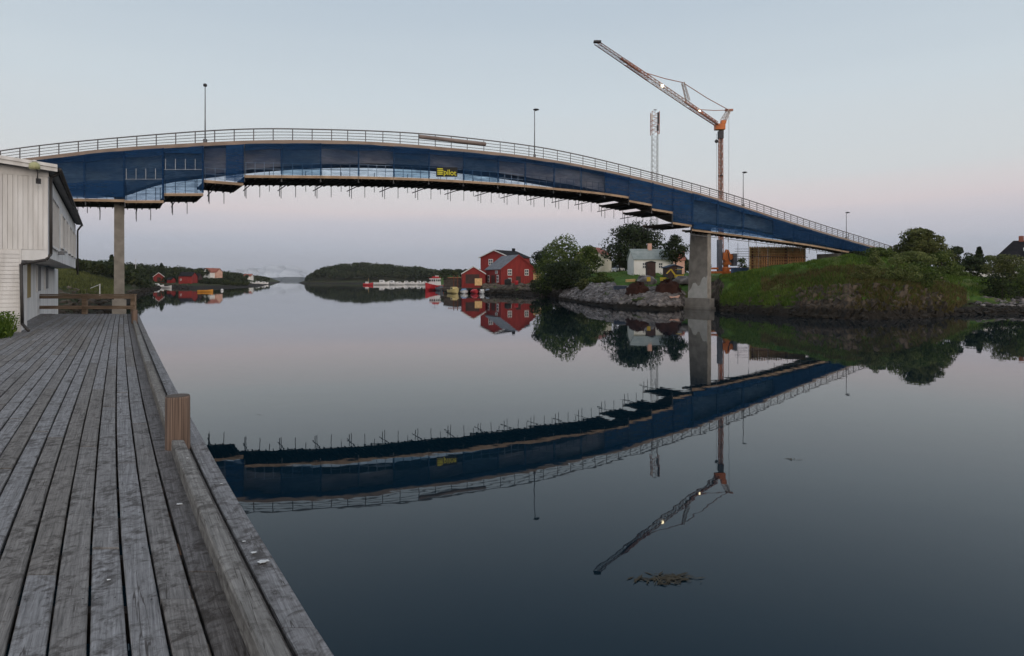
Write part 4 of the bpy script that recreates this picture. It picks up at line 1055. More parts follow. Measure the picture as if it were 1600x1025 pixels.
tree('garden_shrub', 'dark green bush in front of the cars on the right lawn', 1492, 93, ez(1492, 93), Y(414), 4.2, 'leaf', 1800, .26, 37, .0, 12, cat='shrub')
tree('garden_shrub', 'low dark bush at the foot of the big pale shrub', 1566, 74, ez(1566, 74), Y(424), 4.4, 'leaf_dark', 2200, .2, 38, .0, 14, cat='shrub')
tree('garden_shrub', 'leafy bush filling the right edge below the hipped roof', 1600, 74, ez(1600, 74), Y(412), 4.2, 'leaf', 2400, .2, 39, .0, 14, cat='shrub')
# woods far off, one mass each
def wood(name, land, spots, label, mat, leaf, seed):
    rg = random.Random(seed); mb = MB()
    for px, d, h, w in spots:
        base = land.pos(px, d)
        for k in range(5):
            c_ = base + Vector((rg.uniform(-.3, .3) * w, rg.uniform(-.3, .3) * w, h * rg.uniform(.35, .85)))
            r_ = w * rg.uniform(.22, .36)
            leaf_cloud(mb, c_, (r_, r_, r_ * .8), 34, leaf, rg)
    o_ = mb.build(name, M[mat], None); return tag(o_, label, 'wood', kind='stuff')
rg = random.Random(5)
itop = lambda px: np.interp(px, [470, 476, 482, 492, 502, 520, 535, 550, 565, 580, 600, 620, 640, 660, 680, 695, 720, 760], [441, 438, 430, 423, 418, 414.5, 411, 408.5, 407.5, 409.5, 412, 413.5, 415, 417, 421, 423, 425, 425])
spots = []
for _ in range(470):
    px = rg.uniform(478, 750); a_ = isle.at(px); d = rg.uniform(a_[2, 0] - 4, a_[3, 0] + 30)
    room = (EYE + (HZ - itop(px)) / F * d) - isle.z(px, d)
    h = min(rg.uniform(6, 11), room * rg.uniform(.86, 1.03))
    if h > 2.5: spots.append((px, d, h, h * rg.uniform(.7, 1.0)))
wood('woods', isle, spots, 'dense dark wood covering the island', 'leaf_far', 1.5, 9)
spots = []
wtop = lambda px: np.interp(px, [-300, 60, 120, 150, 175, 200, 220, 250, 270, 300, 330, 350, 370, 400, 420], [400, 402, 405, 406, 408, 410, 408, 414, 416, 417, 421, 423, 426, 430, 433])
for _ in range(380):
    px = rg.uniform(40, 418) if rg.random() < .85 else rg.uniform(-300, 40)
    a_ = west.at(px); lo = a_[4, 0] * (.85 if px > 190 else .92)
    if px > 222: lo = np.interp(px, [222, 232, 310, 345, 400], [240, 309, 313, 392, 560])
    d = rg.uniform(lo, max(lo + 40, a_[4, 0] + 90))
    room = (EYE + (HZ - wtop(px)) / F * d) - west.z(px, d)
    h = min(rg.uniform(5, 9), room * rg.uniform(.72, 1.02))
    if h > 1.5: spots.append((px, d, h, h * rg.uniform(.75, 1.15)))
for _ in range(260):
    px = rg.uniform(196, 416); d0_ = np.interp(px, [196, 222, 232, 300, 345, 400], [140, 190, 304, 300, 330, 480]); d = d0_ + rg.uniform(0, 70)
    if (228 < px < 259 and d < 306) or (282 < px < 318 and d < 304) or (312 < px < 352 and d < 372) or (384 < px < 418 and d < 535): continue
    h = rg.uniform(1.6, 4.2); spots.append((px, d, h, h * rg.uniform(1.0, 1.6)))
for _ in range(120):
    px = rg.uniform(304, 385); d = rg.uniform(292, 335); h = rg.uniform(.8, 1.8); spots.append((px, d, h, h * 1.8))
wood('woods', west, spots, 'dark wood along the western shore behind the houses', 'leaf_far', 1.0, 10)
spots = []
for _ in range(60):
    px = rg.uniform(690, 850); d = rg.uniform(300, 440); h = rg.uniform(4, 8)
    if px < 780: h = min(h, (EYE + (HZ - 421) / F * d) - ez(px, d))
    if h > 2: spots.append((px, d, h, h))
for _ in range(40):
    px = rg.uniform(930, 1100); d = rg.uniform(180, 300); spots.append((px, d, rg.uniform(3, 5.5), 5))
wood('woods', east, spots, 'far trees behind the red boathouses and cottage', 'leaf_far', 1.1, 12)
conifer('pointed spruce rising over the wood above the small boathouse', 252.5, 300, west.z(252.5, 300), 9.5, 5.2, 40, 900, 1.0)
conifer('spruce behind the slim left bridge pier', 174.5, 205, west.z(174.5, 205), 7.5, 4.5, 41, 900, .8)

# grass stuff
def blades(name, land, px0, px1, f0, f1, n, h, mat, label, seed, seg=(1, 2)):
    rg = random.Random(seed); mb = MB()
    for _ in range(n):
        px = rg.uniform(px0, px1); a_ = land.at(px)
        d0 = np.interp(f0, range(len(a_)), a_[:, 0]); d1 = np.interp(f1, range(len(a_)), a_[:, 0]); d = rg.uniform(d0, d1)
        p = land.pos(px, d, -.05 + .25 * fbm(px * .05, d * .1)); hh = h * rg.uniform(.5, 1.3)
        an = rg.uniform(0, 6.28); sx = Vector((math.cos(an), math.sin(an), 0)) * hh * .12
        tip = p + Vector((rg.gauss(0, .3) * hh, rg.gauss(0, .3) * hh, hh))
        k = len(mb.v); mb.v += [tuple(p - sx), tuple(p + sx), tuple(tip)]; mb.f.append((k, k + 1, k + 2))
    return tag(mb.build(name, M[mat], None), label, 'grass', kind='stuff')
blades('grass', east, 1124, 1440, 1.9, 3.6, 32000, .34, 'grass_blade', 'long green grass on the bank under the bridge', 3)
blades('grass', east, 1440, 1640, 2.3, 4.0, 9000, .45, 'grass_blade', 'green grass below the house with the black roof', 4)
blades('grass', east, 1190, 1510, 1.45, 2.65, 22000, .45, 'grass_dry', 'dry brown grass on the rocky foot of the bank', 5)
blades('grass', east, 930, 1060, 3.2, 4.3, 4000, .35, 'grass_blade', 'green lawn in front of the white cottage', 6)
blades('grass', west, 60, 190, 2.4, 4.0, 12000, .5, 'leaf_olive', 'green grass slope beyond the dock railing', 7)
blades('grass', east, 1126, 1244, 1.15, 2.1, 9000, .5, 'grass_blade', 'green grass hanging low over the shore right of the pier', 9)
blades('grass', east, 1325, 1490, .9, 2.4, 18000, .5, 'grass_dry', 'dry ochre grass covering the rocks below the shrubs', 10)
blades('grass', east, 1236, 1490, 1.35, 2.4, 9000, .5, 'grass_blade', 'green tufts between the rocks of the bank', 11)
# weeds against the warehouse corner
rg = random.Random(8); mb = MB(); mf = MB()
for _ in range(2600):
    p = Vector((rg.uniform(-15.3, -13.35), rg.uniform(17.0, 19.5), DZ - .1))
    if p.x > edge_x(p.y) - 3.95 - .25 * rg.random() - .15 * math.sin(p.y * 2): continue
    hh = rg.uniform(.2, .75); an = rg.uniform(0, 6.28); sx = Vector((math.cos(an), math.sin(an), 0)) * rg.uniform(.008, .03)
    tip = p + Vector((rg.gauss(0, .12), rg.gauss(0, .12), hh)); mid = p.lerp(tip, .55)
    mb.add([p - sx, p + sx, mid + sx * .8, tip, mid - sx * .8], [(0, 1, 2, 3, 4)])
    if rg.random() < .5: leaf_cloud(mb, tip, (.07, .07, .07), 3, .07, rg)
    if rg.random() < .1: leaf_cloud(mf, tip, (.035, .035, .02), 5, .03, rg)
tag(mb.build('weeds', M['grass_blade']), 'tall green weeds against the corner of the white warehouse', 'weeds', kind='stuff')
MB().add([(-19, 15.6, DZ - .06), (edge_x(15.6) - 4.0, 15.6, DZ - .06), (edge_x(20.5) - 4.2, 20.5, DZ - .06), (-20, 20.5, DZ - .06)], [(0, 1, 2, 3)]).build('ground', M['land_west'])['kind'] = 'structure'

# ------------------------------------------------------------------ stones of the banks
def stone_mesh(rg, s):
    import bmesh
    bm = bmesh.new(); bmesh.ops.create_icosphere(bm, subdivisions=1, radius=1)
    sc3 = (rg.uniform(.7, 1.3), rg.uniform(.7, 1.2), rg.uniform(.45, .8)); ro = Matrix.Rotation(rg.uniform(0, 6.28), 3, 'Z') @ Matrix.Rotation(rg.uniform(-.5, .5), 3, 'X')
    k = rg.uniform(0, 99); vs = []
    for v in bm.verts:
        p = v.co * (1 + .42 * fbm(v.co.x * 1.7 + k, v.co.y * 1.7, v.co.z * 1.7)); vs.append(ro @ Vector((p.x * sc3[0] * s, p.y * sc3[1] * s, p.z * sc3[2] * s)))
    fs = [[v.index for v in f.verts] for f in bm.faces]; bm.free(); return vs, fs
def stones(name, land, regs, n, s0, s1, mat, label, seed):
    rg = random.Random(seed); mb = MB()
    for _ in range(n):
        px0, px1, f0, f1 = rg.choice(regs); px = rg.uniform(px0, px1); a_ = land.at(px)
        d0 = np.interp(f0, range(len(a_)), a_[:, 0]); d1 = np.interp(f1, range(len(a_)), a_[:, 0]); d = rg.uniform(d0, d1)
        s = s0 + (s1 - s0) * rg.random() ** 2.2
        vs, fs = stone_mesh(rg, s); c_ = land.pos(px, d, s * .15); mb.add([v + c_ for v in vs], fs)
    return tag(mb.build(name, M[mat], None), label, 'stones', kind='stuff')
stones('quarry_stones', east, [(876, 1068, .8, 2.25), (876, 960, .8, 2.6), (900, 1068, .9, 2.2)], 4300, .14, .52, 'stone', 'grey quarry stone bank between boathouses and bridge pier', 1)
stones('shore_stones', east, [(755, 880, .7, 2.6)], 750, .2, .9, 'stone_dark', 'dark boulders along the shore below the red boathouses', 2)
stones('shore_stones', east, [(1118, 1260, .7, 1.8), (1260, 1460, .6, 1.9), (1440, 1640, .6, 2.0), (1128, 1480, .5, 1.4)], 2000, .08, .34, 'stone_dark', 'dark shore rocks at the foot of the grass bank', 3)
stones('shore_stones', east, [(1528, 1600, 1.6, 2.3)], 120, .12, .4, 'stone', 'pale pebbles on the small beach at the right', 4)
stones('shore_stones', west, [(60, 190, .6, 2.6), (200, 300, .6, 2.5)], 900, .1, .5, 'stone_dark', 'brown stones on the shore beyond the dock railing', 5)

# tilted slabs of the rock face
rg = random.Random(21); mb = MB()
for _ in range(1500):
    px = rg.uniform(1150, 1470); a_ = east.at(px); d = rg.uniform(a_[1, 0] - .5, a_[2, 0] + .4)
    if not 1244 < px < 1338 and rg.random() < .78: continue
    sx, sy, sz = rg.uniform(.08, .24), rg.uniform(.2, .5), rg.uniform(.3, .8)
    ro = Matrix.Rotation(R(rg.uniform(14, 40)), 3, 'Y') @ Matrix.Rotation(rg.uniform(-.35, .35), 3, 'X') @ Matrix.Rotation(rg.uniform(-.5, .5), 3, 'Z'); c_ = east.pos(px, d, -.2)
    mb.hexa([ro @ Vector((q_[0] * sx * rg.uniform(.6, 1.15), q_[1] * sy * rg.uniform(.6, 1.1), q_[2] * sz * rg.uniform(.7, 1.1))) + c_ for q_ in ((-1, -1, -1), (1, -1, -1), (1, 1, -1), (-1, 1, -1), (-1, -1, 1), (1, -1, 1), (1, 1, 1), (-1, 1, 1))])
tag(mb.build('rock_face', M['rock_brown']), 'dark tilted rock slabs of the bank below the dry grass', 'rocks', kind='stuff')
# ------------------------------------------------------------------ houses
def house(name, label, loc, rot, w, l, h, ridge_h, wall, roof, wins=(), doors=(), chim=None, barge=None, over=.25, cat='house', group=None):
    """gable end at local y=0 looking to -y, ridge along +y; wins: (face, u, z, width, height) face in front/left/right"""
    t = thing(name, label, cat, loc, rot, group)
    W4 = Matrix.Translation(Vector(loc)) @ Matrix.Rotation(rot, 4, 'Z')
    def put(mb, nm, mat, parent=t): return mb.xform(W4).build(nm, mat, parent)
    hw = w / 2
    put(MB().prism([(-hw, 0, -1.0), (hw, 0, -1.0), (hw, 0, h), (0, 0, ridge_h - .04), (-hw, 0, h)], (0, l, 0)), 'wall', M[wall])
    th = .16; sl = (ridge_h - h) / hw; e = over
    rf = None
    for sx in (-1, 1):
        a0 = (sx * (hw + e), -e, h - sl * e); a1 = (0, -e, ridge_h)
        ob = put(MB().prism([a0, a1, (a1[0], a1[1], a1[2] + th), (a0[0], a0[1], a0[2] + th)][::sx], (0, l + 2 * e, 0)), 'roof', M[roof])
        rf = rf or ob
        if barge: put(MB().prism([(a0[0], -e - .05, a0[2] - .12), (a1[0], -e - .05, a1[2] - .12), (a1[0], -e - .05, a1[2] + th), (a0[0], -e - .05, a0[2] + th)][::sx], (0, .046, 0)), 'barge_board', M[barge])
    if chim:
        put(MB().box((chim[0], chim[1], ridge_h + chim[2] / 2 - .2), (.7, .7, chim[2] + .6)), 'chimney', M[chim[3]], rf)
    def facebox(face, u, z, ww, hh, o0, o1):
        if face == 'front': return MB().box((u, -(o0 + o1) / 2, z), (ww, o1 - o0, hh))
        sx = -1 if face == 'left' else 1
        return MB().box((sx * (hw + (o0 + o1) / 2), u, z), (o1 - o0, ww, hh))
    for face, u, z, ww, hh in wins:
        f = put(facebox(face, u, z, ww, hh, .002, .06), 'window', M['frame'])
        for cx in (-1, 1):
            for cz in (-1, 1):
                if face == 'front': q_ = facebox(face, u + cx * ww * .22, z + cz * hh * .22, ww * .33, hh * .33, .062, .075)
                else: q_ = facebox(face, u + cx * ww * .22, z + cz * hh * .22, ww * .33, hh * .33, .062, .075)
                put(q_, 'pane', M['glass'], f)
    for face, u, z, ww, hh, mt in doors:
        put(facebox(face, u, z, ww, hh, .002, .05), 'door', M[mt])
    return t
# red boathouse group
c_ = PZ(783, 2.35, 160); r_ = R(24)
loc = c_ + Matrix.Rotation(r_, 3, 'Z') @ Vector((4.75, 0, 0))
house('boathouse', 'red boathouse with grey roof and white framed gable windows', loc, r_, 9.5, 10.5, 3.75, 7.25, 'red_paint', 'roof_grey',
      wins=[('front', -2.4, 2.9, 1.15, 1.6), ('front', 2.3, 2.9, 1.15, 1.6), ('front', -2.4, 1.0, .9, 1.0), ('left', 2.2, 1.3, 1.3, 1.9), ('left', 8.3, 1.3, 1.3, 1.9), ('left', 3.0, 2.95, 1.6, .8)],
      doors=[('front', .0, .95, 1.3, 1.9, 'brown_paint'), ('left', 5.2, 1.1, 2.4, 2.2, 'brown_paint')], barge='red_paint')
r_ = R(-32); loc = PZ(773, 2.4, 178)
house('boathouse', 'tall red house with white trimmed gable behind the boathouse', loc, r_, 9.6, 11, 7.3, 9.2, 'red_paint', 'roof_dark',
      wins=[('front', -1.3, 5.9, 1.5, 1.7), ('front', 2.6, 5.9, 1.2, 1.7)], chim=(.2, 9.6, .8, 'roof_dark'), barge='frame', over=.45)
r_ = R(6); loc = PZ(740, 2.0, 166)
house('boathouse', 'low red boat shed with white barge boards beside the jetty', loc, r_, 6.0, 8, 3.0, 4.8, 'red_paint', 'roof_dark', doors=[('front', -.3, 1.6, 3.6, 2.4, 'brown_paint')], barge='frame')
house('shed', 'brown weathered shed on the jetty left of the red buildings', PZ(712, 1.3, 172), R(4), 6.5, 4, 2.1, 2.5, 'old_wood', 'roof_dark', over=.15, cat='shed')
t = thing('plywood_panel', 'pale plywood panel leaning at the low red boat shed', 'panel', PZ(747.5, 1.9, 160))
MB().box(PZ(747.5, 2.85, 160), (1.8, .08, 1.75)).build('sheet', M['form_y'], t)
MB().box(PZ(747.5, 1.93, 160.1), (1.9, .3, .08)).build('batten', M['old_wood'], t)
t = thing('timber_crate', 'pale timber crate stack right of the red gable', 'crate', PZ(841, 2.7, 151))
for k in range(4): MB().box(PZ(841, 3.45 + k * .42, 151), (2.3, 1.2, .36)).build('plank', M['form_y'], t)
for sx in (-.8, .8): MB().box(PZ(841, 2.95, 151) + Vector((sx, 0, 0)), (.2, 1.1, .6)).build('leg', M['old_wood'], t)
t = thing('round_tank', 'black round tank in front of the red gable', 'tank', PZ(793.5, 2.3, 152))
MB().lathe(PZ(793.5, 2.2, 152), [(.75, 0), (.8, .1), (.8, 1.1), (.7, 1.25), (.2, 1.35)], 16).build('body', M['black'], t, True)
MB().lathe(PZ(793.5, 3.55, 152), [(.2, 0), (.2, .1), (.02, .12)], 10).build('lid', M['dark_steel'], t)
t = thing('barrel', 'red barrel standing by the boathouse door', 'barrel', PZ(807, 2.3, 152))
MB().lathe(PZ(807, 2.2, 152), [(.42, 0), (.45, .05), (.43, .3), (.45, .34), (.43, .64), (.45, .68), (.42, 1.0)], 14).build('drum', M['boat_red'], t, True)
MB().lathe(PZ(807, 3.2, 152), [(.38, 0), (.38, .03)], 12).build('lid', M['dark_steel'], t)
# jetty
t = thing('jetty', 'old dark timber jetty on posts below the red boathouses', 'jetty', PZ(728, 0, 165))
for k in range(16):
    xx = (690 + k * 5.2 - 800) / F * 164
    MB().box((xx, 165.5, 1.25), (.8, 7, .12)).build('plank', M['old_wood'], t)
for k in range(8):
    xx = (690 + k * 10.4 - 800) / F * 164
    MB().tube((xx, 162.3, -1), (xx, 162.3, 1.18), .14, 7).build('pile', M['old_wood'], t)
MB().beam(((690 - 800) / F * 164, 162.3, 1.05), ((770 - 800) / F * 164, 162.3, 1.05), .2, .22).build('bearer', M['old_wood'], t)
t = thing('timber_gantry', 'rust brown timber frame standing on the jetty edge', 'frame', PZ(711, 1.3, 164))
for px in (709, 715): MB().box(PZ(px, 2.9, 164), (.22, .22, 3.2)).build('post', M['form_r'], t)
MB().box(PZ(710, 3.9, 163.8), (3.4, .16, .22)).build('crossbar', M['form_r'], t)
# cottage, houses behind
r_ = R(90 - 4); 
house('cottage', 'white cottage with grey green roof behind the building site', PZ(1046, ez(1016, 124) - .3, 124), R(90) + R(3), 5.2, 7.6, 2.95, 4.85, 'white_far', 'roof_green', wins=[('left', 5.6, 1.75, .75, 1.2), ('left', 2.5, 1.75, .8, 1.1)], chim=(0, 3.9, 1.1, 'salmon'), over=.2)
house('shed', 'narrow dark brown hut in front of the white cottage wall', PZ(1018, ez(1018, 112) - .1, 112), R(3), 1.45, 1.2, 2.5, 2.7, 'brown_paint', 'roof_dark', over=.06, cat='shed', doors=[('front', 0, 1.1, .8, 1.9, 'brown_paint')])
house('shed', 'dark site hut with blue roof beside the concrete pier', PZ(1054, ez(1054, 106), 106), R(5), 2.5, 2.2, 1.75, 2.15, 'brown_paint', 'roof_blue', over=.2, cat='shed', doors=[('front', .75, .9, .7, 1.7, 'grey_paint')])
house('house', 'cream house with red roof half hidden behind the large tree', PZ(920, ez(920, 152), 152), R(-30), 6, 7, 4.6, 6.2, 'cream', 'roof_red', wins=[('front', 1.2, 2.9, .9, 1.2), ('front', -1.4, 2.9, .9, 1.2)], over=.2)
house('house', 'salmon roofed house glimpsed between cottage tree and pier', PZ(1068, ez(1068, 165), 165), R(80), 6, 8, 3.6, 6.0, 'salmon', 'roof_red', wins=[('left', 3, 2, 1, 1.2)])
hx0, hx1, hy0, hy1, hb, ht, hr = 84.6, 98.0, 112.0, 119.5, 4.0, 6.95, 10.3
hM = Matrix.Translation((hx0, hy0, 0)) @ Matrix.Rotation(R(-36), 4, 'Z') @ Matrix.Translation((-hx0, -hy0, 0))
hh_ = thing('house', 'white house with black hipped roof and red chimney at right edge', 'house', (91, 115, hb))
MB().box(((hx0 + hx1) / 2, (hy0 + hy1) / 2, (hb + ht) / 2 - .3), (hx1 - hx0, hy1 - hy0, ht - hb + .6)).xform(hM).build('wall', M['white_far'], hh_)
e_ = .35; ym = (hy0 + hy1) / 2
q_ = [(hx0 - e_, hy0 - e_, ht + .003), (hx1 + e_, hy0 - e_, ht + .003), (hx1 + e_, hy1 + e_, ht + .003), (hx0 - e_, hy1 + e_, ht + .003), (hx0 + 2.6, ym, hr), (hx1 - 4.2, ym, hr)]
rf_ = MB().add(q_, [(0, 1, 5, 4), (1, 2, 5), (2, 3, 4, 5), (3, 0, 4), (3, 2, 1, 0)]).xform(hM).build('roof', M['roof_dark'], hh_)
MB().box((hx0 + 3.7, ym, hr + .3), (.7, .7, 1.0)).xform(hM).build('chimney', M['roof_red'], rf_)
MB().box((hx0 + 4.2, hy0 + 1.6, ht + 1.72), (.6, .8, .12), Matrix.Rotation(R(40), 3, 'X')).xform(hM).build('skylight', M['frame'], rf_)
for x_ in (86.4, 88.6, 91.2):
    w_ = MB().box((x_, hy0 - .04, 5.7), (1.0, .07, 1.2)).xform(hM).build('window', M['frame'], hh_)
    for cx in (-.23, .23): MB().box((x_ + cx, hy0 - .082, 5.7), (.36, .012, 1.0)).xform(hM).build('pane', M['glass'], w_)
# western shore
wz = west.z
house('boathouse', 'small red boathouse with green grey roof on the far west shore', PZ(248, wz(248, 300) + .3, 298), R(30), 4.4, 5.6, 2.3, 4.1, 'red_paint', 'roof_green', doors=[('front', 0, 1.0, 1.5, 1.9, 'brown_paint')], barge='frame', wins=[('left', 2.5, 1.4, .8, .8)])
house('boathouse', 'bright red warehouse with dark roof above the weedy spit', PZ(304, wz(296, 292) - .2, 290), R(90), 5.5, 5.8, 3.2, 4.9, 'red_paint', 'roof_dark', wins=[('left', 4.8, 1.6, .7, .9)])
house('shed', 'small dark shed with red end right of the bright warehouse', PZ(313, wz(310, 300) - .1, 298), R(90), 4, 3.4, 2.6, 4.3, 'brown_paint', 'roof_dark', cat='shed')
house('house', 'white gabled house high on the far west shore', PZ(322, EYE + 1.2, 345), R(-18), 5, 6, 2.8, 5.0, 'white_far', 'roof_red', wins=[('front', 0, 2.0, 1, 1.2)])
house('house', 'pink house with red roof right of the white gabled house', PZ(343, EYE + 2.0, 350), R(78), 5, 5.5, 2.2, 4.1, 'salmon', 'roof_red', wins=[('left', 3, 1.5, .9, 1)])
house('house', 'pale house with dark roof between white gable and pink house', PZ(333, EYE + 2.0, 370), R(88), 5, 5, 2.6, 4.6, 'white_far', 'roof_dark', wins=[('left', 3, 1.5, .9, 1)])
house('shed', 'tiny red shed at the waterline left of the bright warehouse', PZ(271, wz(271, 299) - .1, 299), R(70), 2.6, 2.6, 1.6, 2.6, 'red_paint', 'roof_dark', cat='shed')
house('house', 'far white house with red roof near the moored boats', PZ(394, EYE + .3, 520), R(88), 5, 6, 2.4, 4.2, 'white_far', 'roof_red', wins=[('left', 3, 1.3, .9, 1)])
house('house', 'pink house among treetops left of the slim pier', PZ(156, EYE + 3.7, 262), R(86), 5, 5.5, 2.0, 3.4, 'salmon', 'roof_red', wins=[('left', 3, 1.1, .8, .8)])
house('house', 'house with pale green roof just left of the slim pier', PZ(181, EYE + 3.6, 212), R(88), 5, 5.5, 1.6, 2.9, 'white_far', 'roof_green')
t = thing('flagpole', 'bare white flagpole in the wood right of the slim pier', 'flagpole', PZ(212, wz(212, 205), 205))
MB().tube(PZ(212, wz(212, 205), 205), P(212, 406, 205), .09, 6, .06).build('pole', M['frame'], t)
MB().lathe(P(212, 406, 205), [(.1, 0), (.14, .1), (.02, .22)], 8).build('finial', M['frame'], t)
t = thing('drying_post', 'pale post with slanting rope on the grass beyond the dock', 'post', PZ(156, wz(156, 78), 78))
MB().tube(PZ(156, wz(156, 78) - .1, 78), P(156, 443.5, 78), .06, 6).build('pole', M['frame'], t)
MB().tube(P(156, 444.5, 78), P(141, 450.5, 76), .025, 5).build('rope', M['frame'], t)

# ------------------------------------------------------------------ tower crane
CP = PZ(1126.5, ez(1127, 101) - .1, 101)
crane = thing('tower_crane', 'orange and white tower crane raised behind the bridge', 'crane', CP)
def lattice(mb, a, b, w0, w1, n, r, tri=False):
    a = Vector(a); b = Vector(b); t = (b - a).normalized(); up = Vector((0, 0, 1)) if abs(t.z) < .9 else Vector((0, 1, 0))
    x = t.cross(up).normalized(); y = x.cross(t).normalized()
    cor = [(-1, -.8), (1, -.8), (0, 1)] if tri else [(-1, -1), (1, -1), (1, 1), (-1, 1)]
    m = len(cor)
    def pt(k, i):
        f = k / n; w = (w0 + (w1 - w0) * f) / 2; return a.lerp(b, f) + x * cor[i][0] * w + y * cor[i][1] * w
    for i in range(m): mb.tube(pt(0, i), pt(n, i), r, 5)
    for k in range(n):
        for i in range(m):
            j = (i + 1) % m
            mb.tube(pt(k, i), pt(k + 1, j), r * .55, 4, None, False)
            if k: mb.tube(pt(k, i), pt(k, j), r * .55, 4, None, False)
    return mb
piv = P(1126, 197, 101); 
mast_b = CP + Vector((0, 0, 3.2))
lattice(MB(), mast_b, piv - Vector((0, 0, 1.4)), .60, .54, 16, .06).build('mast', M['crane_red'], crane)
MB().beam(mast_b, mast_b.lerp(piv, .45), .32, .32).build('inner_mast', M['crane_red'], crane)
MB().beam(mast_b.lerp(piv, .45), piv - Vector((0, 0, 1.6)), .18, .18).build('inner_mast', M['pipe'], crane)
MB().lathe(mast_b.lerp(piv, .62), [(.42, -.1), (.42, .1)], 4).build('mast_collar', M['dark_steel'], crane)
MB().box(piv - Vector((0, 0, 1.4)), (.75, .75, 1.2)).build('mast_head', M['dark_steel'], crane)
hd = MB(); hd.box(piv + Vector((-.15, 0, -.15)), (1.5, 1.0, .9)); hd.box(piv + Vector((.4, 0, .6)), (.7, .8, .5)); hd.build('slewing_head', M['orange'], crane)
tip = P(932, 66, 80)
jv = tip - piv
jr = piv + jv * .03; 
lattice(MB(), jr, piv + jv * .30, .70, .80, 9, .065, True).build('jib_section', M['crane_red'], crane)
lattice(MB(), piv + jv * .30, piv + jv * .62, .80, .74, 10, .06, True).build('jib_section', M['crane_mid'], crane)
lattice(MB(), piv + jv * .62, piv + jv * .80, .74, .66, 7, .07, True).build('jib_section', M['crane_red'], crane)
lattice(MB(), piv + jv * .80, tip, .66, .58, 7, .05, True).build('jib_section', M['form_r'], crane)
for f0, f1, mt in ((.03, .17, 'brown_paint'), (.13, .21, 'orange'), (.70, .84, 'form_r'), (.22, .34, 'crane_red')):
    MB().beam(piv + jv * f0, piv + jv * f1, .22, .22).build('jib_core', M[mt], crane)
MB().box(tip + Vector((.1, 0, .05)), (.9, .6, .2)).build('jib_tip', M['dark_steel'], crane)
apex = P(1139, 172, 101.5); mid = P(1067, 129, 92.5)
lattice(MB(), piv + Vector((.4, 0, .8)), apex, .65, .45, 4, .06).build('rear_strut', M['crane_white'], crane)
MB().box(apex, (1.2, .5, .28)).build('strut_head', M['crane_red'], crane)
lattice(MB(), piv + jv * .31 + Vector((0, 0, .4)), mid, .5, .35, 4, .05).build('jib_strut', M['crane_white'], crane)
rp2 = MB()
for p_, q_ in ((apex, mid), (mid, piv + jv * .66 + Vector((0, 0, .35))), (apex, piv + jv * .20 + Vector((0, 0, .4)))):
    sag = (p_ - q_).length * .012; m_ = p_.lerp(q_, .5) - Vector((0, 0, sag)); rp2.tube(p_, m_, .06, 5); rp2.tube(m_, q_, .06, 5)
rp2.build('pendant_rope', M['crane_red'], crane)
MB().tube(apex, CP + Vector((1.2, 0, 2.8)), .025, 4).build('luffing_rope', M['steel'], crane)
hk = piv + jv * .03 + Vector((-.55, 0, 0)); hkp = P(1119.5, 221, 101)
MB().tube(hkp + Vector((0, 0, 1.2)), P(1119.5, 300, 101), .02, 4).build('hoist_rope', M['steel'], crane)
MB().lathe(hkp, [(.1, -.25), (.28, -.1), (.28, .12), (.1, .3)], 10).build('hook_block', M['dark_steel'], crane)
for f_, s_ in ((.535, .19), (.215, .12)):
    p_ = piv + jv * f_ + Vector((0, -.55, -.1))
    MB().lathe(p_, [(s_, -.08), (s_ * 1.05, 0), (s_ * .6, .1)], 12, Matrix.Rotation(R(75), 3, 'X')).build('floodlight', M['floodlight'], crane)
# base: cross outriggers, slewing deck, counterweights
gb = P(1138, 431, 99)
MB().box(gb + Vector((.2, 0, .55)), (6.4, 1.0, .35)).build('outrigger', M['orange'], crane)
MB().box(gb + Vector((0, .4, 1.15)), (6.0, .9, .28)).build('outrigger', M['orange'], crane)
MB().lathe(gb + Vector((-.3, .3, 1.1)), [(.62, -1.6), (.62, .1), (.42, .25), (.42, .8)], 8).build('turntable', M['orange'], crane)
tw = MB(); tw.loft([[gb + Vector((x_ * w_ - .2, y_ * .6 + .3, z_)) for x_, y_ in ((-1, -1), (1, -1), (1, 1), (-1, 1))] for z_, w_ in ((1.7, .55), (2.0, .55), (2.1, .35), (2.5, .38))])
tw.hexa([gb + Vector(v) for v in ((-.9, -.2, 2.5), (.5, -.2, 2.5), (.5, .9, 2.5), (-.9, .9, 2.5), (-.8, -.1, 3.6), (.9, -.1, 3.2), (.9, .8, 3.2), (-.8, .8, 3.6))])
tw.hexa([gb + Vector(v) for v in ((-.5, 0, 3.45), (.35, 0, 3.35), (.35, .7, 3.35), (-.5, .7, 3.45), (-.25, .1, 4.1), (.1, .1, 4.0), (.1, .6, 4.0), (-.25, .6, 4.1))])
tw.build('slewing_deck', M['orange'], crane)
MB().tube(gb + Vector((.1, -.3, 2.3)), gb + Vector((-.2, -.3, 3.9)), .07, 6).build('hydraulic_ram', M['dark_steel'], crane)
MB().box(gb + Vector((.95, .4, 2.5)), (.55, 1.6, 1.9)).build('counterweight', M['counterweight'], crane)
MB().box(gb + Vector((-1.25, .3, 3.1)), (.6, .9, 5.0)).build('counterweight', M['counterweight'], crane)

